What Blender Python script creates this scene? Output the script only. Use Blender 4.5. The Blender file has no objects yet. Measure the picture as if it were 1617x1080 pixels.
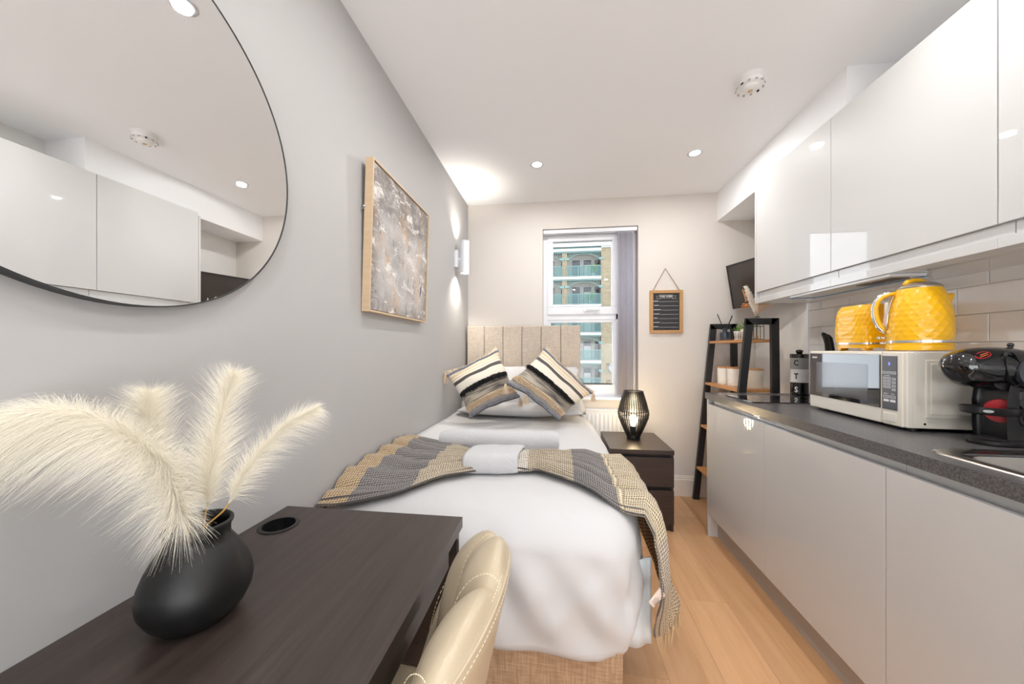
import bpy, bmesh, math, random
from mathutils import Vector, Matrix, noise
random.seed(7)
S = bpy.context.scene
COL = S.collection
PI = math.pi

# ---------------------------------------------------------------- camera
YAW = math.atan((879.45 - 808.5) / 551.59)
cam_d = bpy.data.cameras.new('camera')
cam = bpy.data.objects.new('camera', cam_d)
COL.objects.link(cam)
cam.location = (0, 0, 1.1814)
cam.rotation_euler = (PI / 2, 0, YAW)
cam_d.sensor_width = 36
cam_d.lens = 551.59 / 1617 * 36
cam_d.shift_y = 11.2 / 1617
cam_d.clip_start = 0.02
cam_d.clip_end = 300
S.camera = cam

# ---------------------------------------------------------------- world, exposure, lights
S.view_settings.view_transform = 'Standard'
S.view_settings.look = 'None'
S.view_settings.gamma = 1
S.view_settings.use_curve_mapping = False
S.view_settings.exposure = 0.58
S.cycles.max_bounces = 10
S.cycles.diffuse_bounces = 6
S.cycles.glossy_bounces = 6
S.cycles.transmission_bounces = 8
S.cycles.transparent_max_bounces = 12
S.cycles.sample_clamp_indirect = 4
S.cycles.caustics_reflective = False
S.cycles.caustics_refractive = False
w = bpy.data.worlds.new('sky')
S.world = w
w.use_nodes = True
nt = w.node_tree
bg = nt.nodes['Background']
bg.inputs['Color'].default_value = (0.86, 0.93, 1.0, 1)
bg.inputs['Strength'].default_value = 3.2

XL, XR, YB, YF, ZC = -0.7673, 1.547, 2.9683, -1.7, 2.4281
WARM = (1.0, 0.98, 0.955)
SPOTS = [(-0.134, 2.362), (0.870, 2.350), (-0.141, 1.102), (0.870, 1.102), (-0.141, -0.16), (0.870, -0.16), (0.36, -1.2)]
SPOT_W = 3.9


def area(name, loc, rot, size, power, color, spread=PI, shape='DISK', size_y=None):
    d = bpy.data.lights.new(name, 'AREA')
    d.shape = shape
    d.size = size
    if size_y:
        d.size_y = size_y
    d.energy = power
    d.color = color
    d.spread = spread
    o = bpy.data.objects.new(name, d)
    COL.objects.link(o)
    o.location = loc
    o.rotation_euler = rot
    return o


for i, (x, y) in enumerate(SPOTS):
    area('downlight_lamp', (x, y, ZC - 0.014), (0, 0, 0), 0.055, SPOT_W, WARM)
# daylight portal in the window opening (guides sky sampling, gives no light itself)
po = area('window_portal', (0.27, 3.2, 1.5), (-PI / 2, 0, 0), 0.8, 1, (1, 1, 1), shape='RECTANGLE', size_y=1.45)
po.data.cycles.is_portal = True
# upward-tilted fill light added behind the camera to brighten the room
dl = area('rear_fill', (0.39, YF + 0.03, 1.25), (PI / 2 + 0.50, 0, 0), 1.9, 46, (0.93, 0.97, 1.0), shape='RECTANGLE', size_y=2.1)


# ---------------------------------------------------------------- materials
def srgb(r, g=None, b=None):
    if g is None:
        g = b = r
    return tuple(((c / 255) / 12.92 if c / 255 <= 0.04045 else ((c / 255 + 0.055) / 1.055) ** 2.4) for c in (r, g, b)) + (1,)


M = {}


class NT:
    def __init__(s, m):
        s.m = m
        s.t = m.node_tree
        s.n = s.t.nodes
        s.l = s.t.links
        s.b = s.n['Principled BSDF']

    def add(s, typ, **kw):
        x = s.n.new(typ)
        for k, v in kw.items():
            if k in ('inputs',):
                for a, b in v.items():
                    x.inputs[a].default_value = b
            else:
                setattr(x, k, v)
        return x

    def link(s, a, b):
        s.l.new(a, b)


def mat(name, col, rough=0.5, metal=0, coat=0, bump=None, emit=None, trans=0, alpha=1, spec=None, sheen=0, var=None):
    m = bpy.data.materials.new(name)
    m.use_nodes = True
    t = NT(m)
    b = t.b
    b.inputs['Base Color'].default_value = col
    b.inputs['Roughness'].default_value = rough
    b.inputs['Metallic'].default_value = metal
    b.inputs['Coat Weight'].default_value = coat
    b.inputs['Coat Roughness'].default_value = 0.03
    if spec is not None:
        b.inputs['Specular IOR Level'].default_value = spec
    if sheen:
        b.inputs['Sheen Weight'].default_value = sheen
    if trans:
        b.inputs['Transmission Weight'].default_value = trans
    b.inputs['Alpha'].default_value = alpha
    if emit:
        b.inputs['Emission Color'].default_value = emit[0]
        b.inputs['Emission Strength'].default_value = emit[1]
    if var:      # (scale xyz, amount) noise variation of colour
        tc = t.add('ShaderNodeTexCoord')
        mp = t.add('ShaderNodeMapping')
        mp.inputs['Scale'].default_value = var[0]
        nz = t.add('ShaderNodeTexNoise', inputs={'Scale': 1.0, 'Detail': 5.0})
        mx = t.add('ShaderNodeMix', data_type='RGBA')
        mx.inputs[6].default_value = tuple(c * (1 - var[1]) for c in col[:3]) + (1,)
        mx.inputs[7].default_value = tuple(min(1, c * (1 + var[1])) for c in col[:3]) + (1,)
        t.link(tc.outputs['Object'], mp.inputs[0])
        t.link(mp.outputs[0], nz.inputs['Vector'])
        t.link(nz.outputs[0], mx.inputs[0])
        t.link(mx.outputs[2], b.inputs['Base Color'])
    if bump:     # (scale, strength, distance)
        tc = t.add('ShaderNodeTexCoord')
        nz = t.add('ShaderNodeTexNoise', inputs={'Scale': bump[0], 'Detail': 3.0})
        bp = t.add('ShaderNodeBump', inputs={'Strength': bump[1], 'Distance': bump[2]})
        t.link(tc.outputs['Object'], nz.inputs['Vector'])
        t.link(nz.outputs[0], bp.inputs['Height'])
        t.link(bp.outputs[0], b.inputs['Normal'])
    M[name] = m
    return m


mat('paint_white', srgb(236, 235, 233), 0.6, bump=(90, 0.04, 0.002))
mat('paint_ceiling', srgb(247, 248, 250), 0.7)
mat('paint_grey', srgb(180, 179, 179), 0.55, bump=(120, 0.06, 0.002))
mat('paint_cream', srgb(221, 215, 209), 0.6, bump=(90, 0.04, 0.002))
mat('gloss_white', srgb(206, 206, 206), 0.45, coat=1.0, spec=0.2)
M['gloss_white'].node_tree.nodes['Principled BSDF'].inputs['Coat Roughness'].default_value = 0.006
mat('carcass', srgb(225, 222, 218), 0.4)
mat('plinth', srgb(176, 173, 170), 0.3)
mat('skirting', srgb(240, 233, 224), 0.35)
mat('upvc', srgb(238, 241, 247), 0.25)
mat('black_metal', srgb(38, 39, 41), 0.45)
mat('black_gloss', srgb(16, 16, 18), 0.06, coat=0.6)
mat('black_plastic', srgb(24, 24, 26), 0.3)
mat('vase_black', srgb(12, 12, 13), 0.45, coat=0.0)
mat('dark_hole', srgb(8, 8, 8), 0.6)
mat('chrome', srgb(225, 225, 228), 0.08, metal=1)
mat('steel', srgb(200, 196, 190), 0.22, metal=1, var=((3, 60, 3), 0.06))
mat('mirror_glass', (0.93, 0.935, 0.93, 1), 0.0, metal=1)
mat('yellow', srgb(244, 184, 4), 0.3, coat=0.35)
mat('microwave_cream', srgb(226, 220, 208), 0.32)
mat('mw_dark', srgb(24, 24, 27), 0.03, coat=1.0)
mat('mw_panel', srgb(78, 80, 86), 0.3)
mat('mw_print', srgb(225, 226, 230), 0.5)
mat('led_blue', srgb(90, 110, 255), 0.5, emit=(srgb(110, 120, 255), 2.0))
mat('oak_light', srgb(206, 180, 148), 0.5, var=((6, 6, 60), 0.15))
mat('shelf_wood', srgb(190, 136, 84), 0.45, var=((60, 5, 60), 0.22))
mat('frame_wood', srgb(190, 146, 96), 0.5, var=((30, 5, 8), 0.2))
mat('twine', srgb(132, 100, 68), 0.8)
mat('chalkboard', srgb(48, 48, 50), 0.7, var=((20, 20, 20), 0.1))
mat('chalk', srgb(225, 225, 225), 0.8)
mat('white_fabric', srgb(208, 208, 210), 0.85, sheen=0.2, bump=(300, 0.08, 0.001))
mat('towel', srgb(214, 214, 217), 0.95, sheen=0.5, bump=(260, 1.0, 0.006))
mat('sheet_blue', srgb(222, 230, 236), 0.85, bump=(60, 0.3, 0.002))
mat('tassel', srgb(226, 206, 178), 0.9)
mat('fringe_black', srgb(30, 30, 32), 0.95)
mat('braid', srgb(128, 130, 138), 0.9, var=((90, 90, 90), 0.9))
mat('throw_fringe', srgb(205, 180, 140), 0.9)
mat('pampas', srgb(249, 243, 228), 0.8, sheen=0.3)
mat('pampas_stem', srgb(205, 160, 80), 0.6)
mat('ceramic_white', srgb(240, 238, 234), 0.35)
mat('detector', srgb(235, 234, 232), 0.4)
mat('lens', srgb(255, 250, 240), 0.4, emit=((1, 0.96, 0.88, 1), 14))
mat('bulb', srgb(255, 230, 180), 0.4, emit=((1, 0.78, 0.45, 1), 30))
mat('red', srgb(190, 34, 44), 0.4)
mat('leaf', srgb(120, 160, 70), 0.5, var=((80, 80, 80), 0.3))
mat('orange_flower', srgb(206, 140, 84), 0.7, var=((80, 80, 80), 0.3))
mat('palm_brown', srgb(190, 150, 110), 0.7)
mat('blue_film', srgb(40, 130, 180), 0.3)
mat('vent_dark', srgb(90, 88, 86), 0.5)
mat('grey_tin', srgb(150, 150, 150), 0.3)
mat('white_tin', srgb(226, 226, 226), 0.3)
mat('tv_screen', srgb(62, 56, 54), 0.15)
mat('print_black', srgb(20, 20, 20), 0.5)
mat('care_tag', srgb(228, 208, 196), 0.7)
mat('tag_print', srgb(120, 105, 100), 0.7)
mat('teal_metal', srgb(92, 120, 115), 0.6)
mat('render_cream', srgb(160, 157, 147), 0.8)
mat('ext_white', srgb(168, 168, 166), 0.8)
mat('ext_dark', srgb(34, 41, 45), 0.12)
mat('dish', srgb(150, 154, 160), 0.6)
mat('blue_bottle', srgb(40, 52, 64), 0.12, coat=0.5)
mat('stone_dark', srgb(74, 68, 66), 0.5)
mat('fine_stitch', srgb(240, 226, 196), 0.7)
mat('hood_plate', srgb(222, 224, 226), 0.2)
mat('hob_glass', srgb(10, 10, 11), 0.02, coat=1.0)
mat('clear_glass', (0.95, 0.98, 0.97, 1), 0.02, trans=1.0)


def window_glass():
    m = bpy.data.materials.new('window_glass')
    m.use_nodes = True
    t = NT(m)
    out = t.n['Material Output']
    gl = t.add('ShaderNodeBsdfGlossy', inputs={'Roughness': 0.0})
    tr = t.add('ShaderNodeBsdfTransparent')
    fr = t.add('ShaderNodeFresnel', inputs={'IOR': 1.35})
    mx = t.add('ShaderNodeMixShader')
    t.link(fr.outputs[0], mx.inputs[0])
    t.link(tr.outputs[0], mx.inputs[1])
    t.link(gl.outputs[0], mx.inputs[2])
    t.link(mx.outputs[0], out.inputs[0])
    M['window_glass'] = m


def balcony_glass():
    m = bpy.data.materials.new('balcony_glass')
    m.use_nodes = True
    t = NT(m)
    out = t.n['Material Output']
    gl = t.add('ShaderNodeBsdfDiffuse', inputs={'Color': srgb(104, 126, 126)})
    tr = t.add('ShaderNodeBsdfTransparent', inputs={'Color': (0.84, 0.93, 0.92, 1)})
    mx = t.add('ShaderNodeMixShader', inputs={0: 0.3})
    t.link(tr.outputs[0], mx.inputs[1])
    t.link(gl.outputs[0], mx.inputs[2])
    t.link(mx.outputs[0], out.inputs[0])
    M['balcony_glass'] = m


window_glass()
balcony_glass()


def wood(name, c1, c2, rough, axis_scale, coord='Object', rnd=False, contrast=0.5, coat=0):
    m = mat(name, c1, rough, coat=coat)
    t = NT(m)
    tc = t.add('ShaderNodeTexCoord')
    mp = t.add('ShaderNodeMapping')
    mp.inputs['Scale'].default_value = axis_scale
    src = tc.outputs[coord]
    if rnd:
        oi = t.add('ShaderNodeObjectInfo')
        mul = t.add('ShaderNodeVectorMath', operation='SCALE', inputs={'Scale': 37.0})
        cmb = t.add('ShaderNodeCombineXYZ')
        for k in range(3):
            t.link(oi.outputs['Random'], cmb.inputs[k])
        t.link(cmb.outputs[0], mul.inputs[0])
        ad = t.add('ShaderNodeVectorMath', operation='ADD')
        t.link(src, ad.inputs[0])
        t.link(mul.outputs[0], ad.inputs[1])
        src = ad.outputs[0]
    t.link(src, mp.inputs[0])
    n1 = t.add('ShaderNodeTexNoise', inputs={'Scale': 1.0, 'Detail': 8.0, 'Roughness': 0.62, 'Distortion': 0.6})
    t.link(mp.outputs[0], n1.inputs['Vector'])
    rp = t.add('ShaderNodeValToRGB')
    rp.color_ramp.elements[0].position = 0.5 - contrast * 0.4
    rp.color_ramp.elements[1].position = 0.5 + contrast * 0.4
    rp.color_ramp.elements[0].color = c2
    rp.color_ramp.elements[1].color = c1
    t.link(n1.outputs[0], rp.inputs[0])
    last = rp.outputs[0]
    if rnd:
        hs = t.add('ShaderNodeHueSaturation')
        mr = t.add('ShaderNodeMapRange', inputs={'From Min': 0, 'From Max': 1, 'To Min': 0.9, 'To Max': 1.08})
        t.link(oi.outputs['Random'], mr.inputs[0])
        t.link(mr.outputs[0], hs.inputs['Value'])
        t.link(last, hs.inputs['Color'])
        last = hs.outputs[0]
    t.link(last, t.b.inputs['Base Color'])
    bp = t.add('ShaderNodeBump', inputs={'Strength': 0.06, 'Distance': 0.002})
    t.link(n1.outputs[0], bp.inputs['Height'])
    t.link(bp.outputs[0], t.b.inputs['Normal'])
    return m


wood('floor_oak', srgb(220, 176, 132), srgb(196, 148, 105), 0.32, (22, 1.6, 22), rnd=True, contrast=0.7)
wood('desk_wood', srgb(72, 61, 56), srgb(46, 39, 37), 0.34, (60, 3.0, 60), contrast=0.6)
wood('dark_wood', srgb(64, 50, 46), srgb(46, 36, 34), 0.34, (3, 60, 60), contrast=0.6)


def speckle(name, c1, c2, rough, sc):
    m = mat(name, c1, rough)
    t = NT(m)
    tc = t.add('ShaderNodeTexCoord')
    n1 = t.add('ShaderNodeTexNoise', inputs={'Scale': sc, 'Detail': 4.0, 'Roughness': 0.75})
    rp = t.add('ShaderNodeValToRGB')
    rp.color_ramp.elements[0].position = 0.42
    rp.color_ramp.elements[1].position = 0.66
    rp.color_ramp.elements[0].color = c1
    rp.color_ramp.elements[1].color = c2
    t.link(tc.outputs['Object'], n1.inputs['Vector'])
    t.link(n1.outputs[0], rp.inputs[0])
    t.link(rp.outputs[0], t.b.inputs['Base Color'])
    return m


speckle('worktop', srgb(68, 66, 67), srgb(112, 110, 112), 0.28, 220)


def weave(name, c1, c2, scale, rough=0.85, strength=0.3, coord='Object'):
    m = mat(name, c1, rough, sheen=0.15)
    t = NT(m)
    tc = t.add('ShaderNodeTexCoord')
    outs = []
    for sc in ((scale, scale, scale * 0.08), (scale * 0.08, scale * 0.08, scale)):
        mp = t.add('ShaderNodeMapping')
        mp.inputs['Scale'].default_value = sc
        n1 = t.add('ShaderNodeTexNoise', inputs={'Scale': 1.0, 'Detail': 2.0})
        t.link(tc.outputs[coord], mp.inputs[0])
        t.link(mp.outputs[0], n1.inputs['Vector'])
        outs.append(n1.outputs[0])
    ad = t.add('ShaderNodeMath', operation='ADD')
    t.link(outs[0], ad.inputs[0])
    t.link(outs[1], ad.inputs[1])
    rp = t.add('ShaderNodeMapRange', inputs={'From Min': 0.8, 'From Max': 1.2})
    t.link(ad.outputs[0], rp.inputs[0])
    mx = t.add('ShaderNodeMix', data_type='RGBA')
    mx.inputs[6].default_value = c2
    mx.inputs[7].default_value = c1
    t.link(rp.outputs[0], mx.inputs[0])
    t.link(mx.outputs[2], t.b.inputs['Base Color'])
    bp = t.add('ShaderNodeBump', inputs={'Strength': strength, 'Distance': 0.002})
    t.link(ad.outputs[0], bp.inputs['Height'])
    t.link(bp.outputs[0], t.b.inputs['Normal'])
    return m


weave('headboard_linen', srgb(206, 194, 180), srgb(186, 172, 158), 260)
weave('base_linen', srgb(192, 160, 128), srgb(164, 132, 102), 170)


def leather():
    m = mat('leather', srgb(190, 175, 150), 0.34, coat=0.12, bump=(260, 0.18, 0.0015))


leather()


def brick_mat(name, c1, c2, cm, sx):
    m = mat(name, c1, 0.9)
    t = NT(m)
    tc = t.add('ShaderNodeTexCoord')
    mp = t.add('ShaderNodeMapping')
    mp.inputs['Rotation'].default_value = (PI / 2, 0, 0)
    br = t.add('ShaderNodeTexBrick', inputs={'Color1': c1, 'Color2': c2, 'Mortar': cm, 'Scale': sx, 'Mortar Size': 0.02})
    t.link(tc.outputs['Object'], mp.inputs[0])
    t.link(mp.outputs[0], br.inputs['Vector'])
    t.link(br.outputs[0], t.b.inputs['Base Color'])
    return m


brick_mat('yellow_brick', srgb(130, 118, 94), srgb(112, 99, 77), srgb(124, 117, 103), 1.6)


def art_mat():
    m = mat('abstract_paint', (0.5, 0.5, 0.5, 1), 0.7)
    t = NT(m)
    tc = t.add('ShaderNodeTexCoord')

    def nz(scale, det, map_scale=(1, 1, 1), dist=0.0, rough=0.6):
        mp = t.add('ShaderNodeMapping')
        mp.inputs['Scale'].default_value = map_scale
        n = t.add('ShaderNodeTexNoise', inputs={'Scale': scale, 'Detail': det, 'Distortion': dist, 'Roughness': rough})
        t.link(tc.outputs['UV'], mp.inputs[0])
        t.link(mp.outputs[0], n.inputs['Vector'])
        return n.outputs[0]

    def ramp(src, pts):
        r = t.add('ShaderNodeValToRGB')
        e = r.color_ramp.elements
        while len(e) < len(pts):
            e.new(0.5)
        for k, (p, c) in enumerate(pts):
            e[k].position = p
            e[k].color = c
        t.link(src, r.inputs[0])
        return r.outputs[0]

    def mix(f, a, b):
        x = t.add('ShaderNodeMix', data_type='RGBA')
        if isinstance(f, float):
            x.inputs[0].default_value = f
        else:
            t.link(f, x.inputs[0])
        for i, q in ((6, a), (7, b)):
            if isinstance(q, tuple):
                x.inputs[i].default_value = q
            else:
                t.link(q, x.inputs[i])
        return x.outputs[2]
    sep = t.add('ShaderNodeSeparateXYZ')
    t.link(tc.outputs['UV'], sep.inputs[0])
    # base: blue grey to warm beige in the middle
    base = ramp(nz(3.2, 6), [(0.3, srgb(150, 146, 146)), (0.5, srgb(190, 186, 184)), (0.7, srgb(214, 211, 209))])
    warm = ramp(nz(3.0, 5, (1.4, 0.7, 1)), [(0.48, (0, 0, 0, 1)), (0.62, (1, 1, 1, 1))])
    base = mix(warm, base, srgb(200, 178, 158))
    # dark frame near the edges and the top band
    ed = ramp(sep.outputs[1], [(0.0, srgb(190)), (0.12, (0, 0, 0, 1)), (0.64, (0, 0, 0, 1)), (0.74, srgb(200)), (1.0, srgb(220))])
    ex = ramp(sep.outputs[0], [(0.0, srgb(230)), (0.16, (0, 0, 0, 1)), (0.86, (0, 0, 0, 1)), (1.0, srgb(210))])
    a = t.add('ShaderNodeMath', operation='MAXIMUM')
    t.link(ed, a.inputs[0])
    t.link(ex, a.inputs[1])
    d = ramp(nz(6, 10, (1, 1.2, 1), 1.0, 0.75), [(0.36, (0, 0, 0, 1)), (0.52, (1, 1, 1, 1))])
    mul = t.add('ShaderNodeMath', operation='MULTIPLY')
    t.link(a.outputs[0], mul.inputs[0])
    t.link(d, mul.inputs[1])
    base = mix(mul.outputs[0], base, srgb(88, 78, 72))
    # pale scraped paint
    pale = ramp(nz(6.5, 12, (0.8, 1.5, 1), 0.6, 0.72), [(0.53, (0, 0, 0, 1)), (0.60, (1, 1, 1, 1))])
    base = mix(pale, base, srgb(232, 228, 224))
    dk = ramp(nz(9, 12, (1.6, 0.6, 1), 0.4, 0.74), [(0.57, (0, 0, 0, 1)), (0.64, (1, 1, 1, 1))])
    base = mix(dk, base, srgb(96, 92, 94))
    t.link(base, t.b.inputs['Base Color'])
    bp = t.add('ShaderNodeBump', inputs={'Strength': 0.5, 'Distance': 0.003})
    t.link(pale, bp.inputs['Height'])
    t.link(bp.outputs[0], t.b.inputs['Normal'])


art_mat()


def banded(name, axis, bands, extra=None, rough=0.9, bump=None):
    """Colour bands along one UV axis: bands = [(start, colour)]"""
    m = mat(name, bands[0][1], rough, sheen=0.2)
    t = NT(m)
    tc = t.add('ShaderNodeTexCoord')
    sep = t.add('ShaderNodeSeparateXYZ')
    t.link(tc.outputs['UV'], sep.inputs[0])
    r = t.add('ShaderNodeValToRGB')
    r.color_ramp.interpolation = 'CONSTANT'
    e = r.color_ramp.elements
    while len(e) < len(bands):
        e.new(0.5)
    for k, (p, c) in enumerate(bands):
        e[k].position = p
        e[k].color = c
    t.link(sep.outputs[axis], r.inputs[0])
    last = r.outputs[0]
    if extra:
        last = extra(t, tc, sep, last)
    t.link(last, t.b.inputs['Base Color'])
    return m, t


def cushion_extra(t, tc, sep, last):
    # striated band between v .26 and .47
    mp = t.add('ShaderNodeMapping')
    mp.inputs['Scale'].default_value = (2.0, 55, 1)
    n = t.add('ShaderNodeTexNoise', inputs={'Scale': 1.0, 'Detail': 3.0})
    t.link(tc.outputs['UV'], mp.inputs[0])
    t.link(mp.outputs[0], n.inputs['Vector'])
    r = t.add('ShaderNodeValToRGB')
    e = r.color_ramp.elements
    e[0].position = .4
    e[0].color = srgb(72, 66, 66)
    e[1].position = .6
    e[1].color = srgb(186, 176, 160)
    t.link(n.outputs[0], r.inputs[0])
    g1 = t.add('ShaderNodeMath', operation='GREATER_THAN', inputs={1: 0.21})
    g2 = t.add('ShaderNodeMath', operation='LESS_THAN', inputs={1: 0.43})
    t.link(sep.outputs[1], g1.inputs[0])
    t.link(sep.outputs[1], g2.inputs[0])
    mu = t.add('ShaderNodeMath', operation='MULTIPLY')
    t.link(g1.outputs[0], mu.inputs[0])
    t.link(g2.outputs[0], mu.inputs[1])
    mx = t.add('ShaderNodeMix', data_type='RGBA')
    t.link(mu.outputs[0], mx.inputs[0])
    t.link(last, mx.inputs[6])
    t.link(r.outputs[0], mx.inputs[7])
    return mx.outputs[2]


cr = srgb(232, 220, 200)
ln = srgb(150, 120, 96)
banded('cushion_cloth', 1, [(0, srgb(70, 66, 66)), (.05, srgb(150, 145, 144)), (.11, srgb(222, 202, 172)), (.21, srgb(120, 112, 108)),
                            (.43, srgb(48, 46, 48)), (.50, srgb(228, 220, 206)), (.67, srgb(74, 71, 70)), (.735, cr), (.78, ln), (.786, cr),
                            (.825, ln), (.831, srgb(224, 200, 168)), (.865, ln), (.871, cr), (.91, srgb(150, 148, 150)), (.96, cr)], cushion_extra)


def throw_extra(t, tc, sep, last):
    # diamond weave with alternate dark dots
    mp = t.add('ShaderNodeMapping')
    mp.inputs['Scale'].default_value = (190, 96, 1)
    mp.inputs['Rotation'].default_value = (0, 0, 0.0)
    ck = t.add('ShaderNodeTexVoronoi', inputs={'Scale': 1.0, 'Randomness': 0.12})
    t.link(tc.outputs['UV'], mp.inputs[0])
    t.link(mp.outputs[0], ck.inputs['Vector'])
    r = t.add('ShaderNodeValToRGB')
    e = r.color_ramp.elements
    e[0].position = .3
    e[0].color = (1, 1, 1, 1)
    e[1].position = .5
    e[1].color = (0, 0, 0, 1)
    t.link(ck.outputs['Distance'], r.inputs[0])
    dark = t.add('ShaderNodeMix', data_type='RGBA', blend_type='MULTIPLY')
    dark.inputs[0].default_value = 1
    dark.inputs[7].default_value = (0.30, 0.27, 0.25, 1)
    t.link(last, dark.inputs[6])
    mx = t.add('ShaderNodeMix', data_type='RGBA')
    t.link(r.outputs[0], mx.inputs[0])
    t.link(last, mx.inputs[6])
    t.link(dark.outputs[2], mx.inputs[7])
    # dark lines at the long edges
    outs = []
    for lo, hi in ((0.0, .014), (.986, 1.0), (.035, .045)):
        g1 = t.add('ShaderNodeMath', operation='GREATER_THAN', inputs={1: lo})
        g2 = t.add('ShaderNodeMath', operation='LESS_THAN', inputs={1: hi})
        t.link(sep.outputs[1], g1.inputs[0])
        t.link(sep.outputs[1], g2.inputs[0])
        mu = t.add('ShaderNodeMath', operation='MULTIPLY')
        t.link(g1.outputs[0], mu.inputs[0])
        t.link(g2.outputs[0], mu.inputs[1])
        outs.append(mu.outputs[0])
    a = t.add('ShaderNodeMath', operation='MAXIMUM')
    t.link(outs[0], a.inputs[0])
    t.link(outs[1], a.inputs[1])
    a2 = t.add('ShaderNodeMath', operation='MAXIMUM')
    t.link(a.outputs[0], a2.inputs[0])
    t.link(outs[2], a2.inputs[1])
    m2 = t.add('ShaderNodeMix', data_type='RGBA')
    t.link(a2.outputs[0], m2.inputs[0])
    t.link(mx.outputs[2], m2.inputs[6])
    m2.inputs[7].default_value = srgb(76, 72, 72)
    bp = t.add('ShaderNodeBump', inputs={'Strength': 0.5, 'Distance': 0.003})
    t.link(ck.outputs['Distance'], bp.inputs['Height'])
    t.link(bp.outputs[0], t.b.inputs['Normal'])
    return m2.outputs[2]


tan, gry, crm, lg = srgb(204, 192, 170), srgb(142, 139, 139), srgb(234, 228, 218), srgb(206, 194, 176)
banded('throw_cloth', 0, [(0, srgb(206, 182, 148)), (.05, gry), (.17, tan), (.30, srgb(224, 210, 184)), (.38, crm), (.445, tan), (.57, gry),
                          (.67, srgb(222, 208, 180)), (.80, lg), (.88, srgb(206, 184, 152))], throw_extra)
banded('tag_cloth', 0, [(0, srgb(226, 206, 196))])


# ---------------------------------------------------------------- geometry helpers
def origin(o):
    v = Vector((0, 0, 0))
    while o is not None:
        v += o.location
        o = o.parent
    return v


def ob(name, bm, m, parent=None, smooth=False, local=False, label=None, kind=None, auto=None, sub=0):
    if parent is not None and not local:
        bmesh.ops.translate(bm, verts=bm.verts, vec=-origin(parent))
    me = bpy.data.meshes.new(name)
    bmesh.ops.recalc_face_normals(bm, faces=bm.faces)
    bm.to_mesh(me)
    bm.free()
    return obm(name, me, m, parent, smooth, label, kind, auto, sub)


def obm(name, me, m, parent=None, smooth=False, label=None, kind=None, auto=None, sub=0):
    o = bpy.data.objects.new(name, me)
    COL.objects.link(o)
    for x in (m if isinstance(m, (list, tuple)) else [m]):
        me.materials.append(M[x])
    if parent is not None:
        o.parent = parent
    if smooth or auto:
        me.shade_smooth()
    if auto:
        me.set_sharp_from_angle(angle=math.radians(auto))
    if sub:
        s = o.modifiers.new('sub', 'SUBSURF')
        s.levels = s.render_levels = sub
    if label:
        o['label'] = label
    if kind:
        o['kind'] = kind
    return o


def tag(o, label, cat, group=None, kind=None):
    o['label'] = label
    if cat:
        o['category'] = cat
    if group:
        o['group'] = group
    if kind:
        o['kind'] = kind
    return o


def thing(name, label, cat, loc=(0, 0, 0), rz=0, group=None, kind=None):
    o = bpy.data.objects.new(name, None)
    COL.objects.link(o)
    o.location = loc
    o.rotation_euler = (0, 0, rz)
    o.empty_display_size = 0.05
    return tag(o, label, cat, group, kind)


def copy_tree(o, parent=None):
    c = o.copy()
    COL.objects.link(c)
    c.parent = parent
    for ch in [x for x in bpy.data.objects if x.parent == o]:
        copy_tree(ch, c)
    return c


def box(bm, x0, x1, y0, y1, z0, z1, bev=0, seg=2):
    r = bmesh.ops.create_cube(bm, size=1)
    vs = r['verts']
    bmesh.ops.scale(bm, verts=vs, vec=(x1 - x0, y1 - y0, z1 - z0))
    bmesh.ops.translate(bm, verts=vs, vec=((x0 + x1) / 2, (y0 + y1) / 2, (z0 + z1) / 2))
    if bev:
        es = list({e for v in vs for e in v.link_edges})
        bmesh.ops.bevel(bm, geom=es, offset=bev, segments=seg, profile=0.7, affect='EDGES')
    return bm


def B(*a, **k):
    return box(bmesh.new(), *a, **k)


def lathe(bm, prof, n=32, c=(0, 0, 0), cap=True):
    """prof: [(r, z)], around z axis at c"""
    rings = []
    for r, z in prof:
        rings.append([bm.verts.new((c[0] + r * math.cos(2 * PI * k / n), c[1] + r * math.sin(2 * PI * k / n), c[2] + z)) for k in range(n)])
    for a, b in zip(rings, rings[1:]):
        for k in range(n):
            bm.faces.new((a[k], a[(k + 1) % n], b[(k + 1) % n], b[k]))
    if cap:
        if prof[0][0] > 1e-5:
            bm.faces.new(rings[0][::-1])
        if prof[-1][0] > 1e-5:
            bm.faces.new(rings[-1])
    return bm


def cyl(bm, p, q, r, n=12, r2=None):
    p, q = Vector(p), Vector(q)
    d = (q - p).normalized()
    up = Vector((0, 0, 1)) if abs(d.z) < 0.9 else Vector((1, 0, 0))
    a = d.cross(up).normalized()
    b = d.cross(a)
    r2 = r if r2 is None else r2
    A = [bm.verts.new(p + (a * math.cos(2 * PI * k / n) + b * math.sin(2 * PI * k / n)) * r) for k in range(n)]
    C = [bm.verts.new(q + (a * math.cos(2 * PI * k / n) + b * math.sin(2 * PI * k / n)) * r2) for k in range(n)]
    for k in range(n):
        bm.faces.new((A[k], A[(k + 1) % n], C[(k + 1) % n], C[k]))
    bm.faces.new(A[::-1])
    bm.faces.new(C)
    return bm


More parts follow.
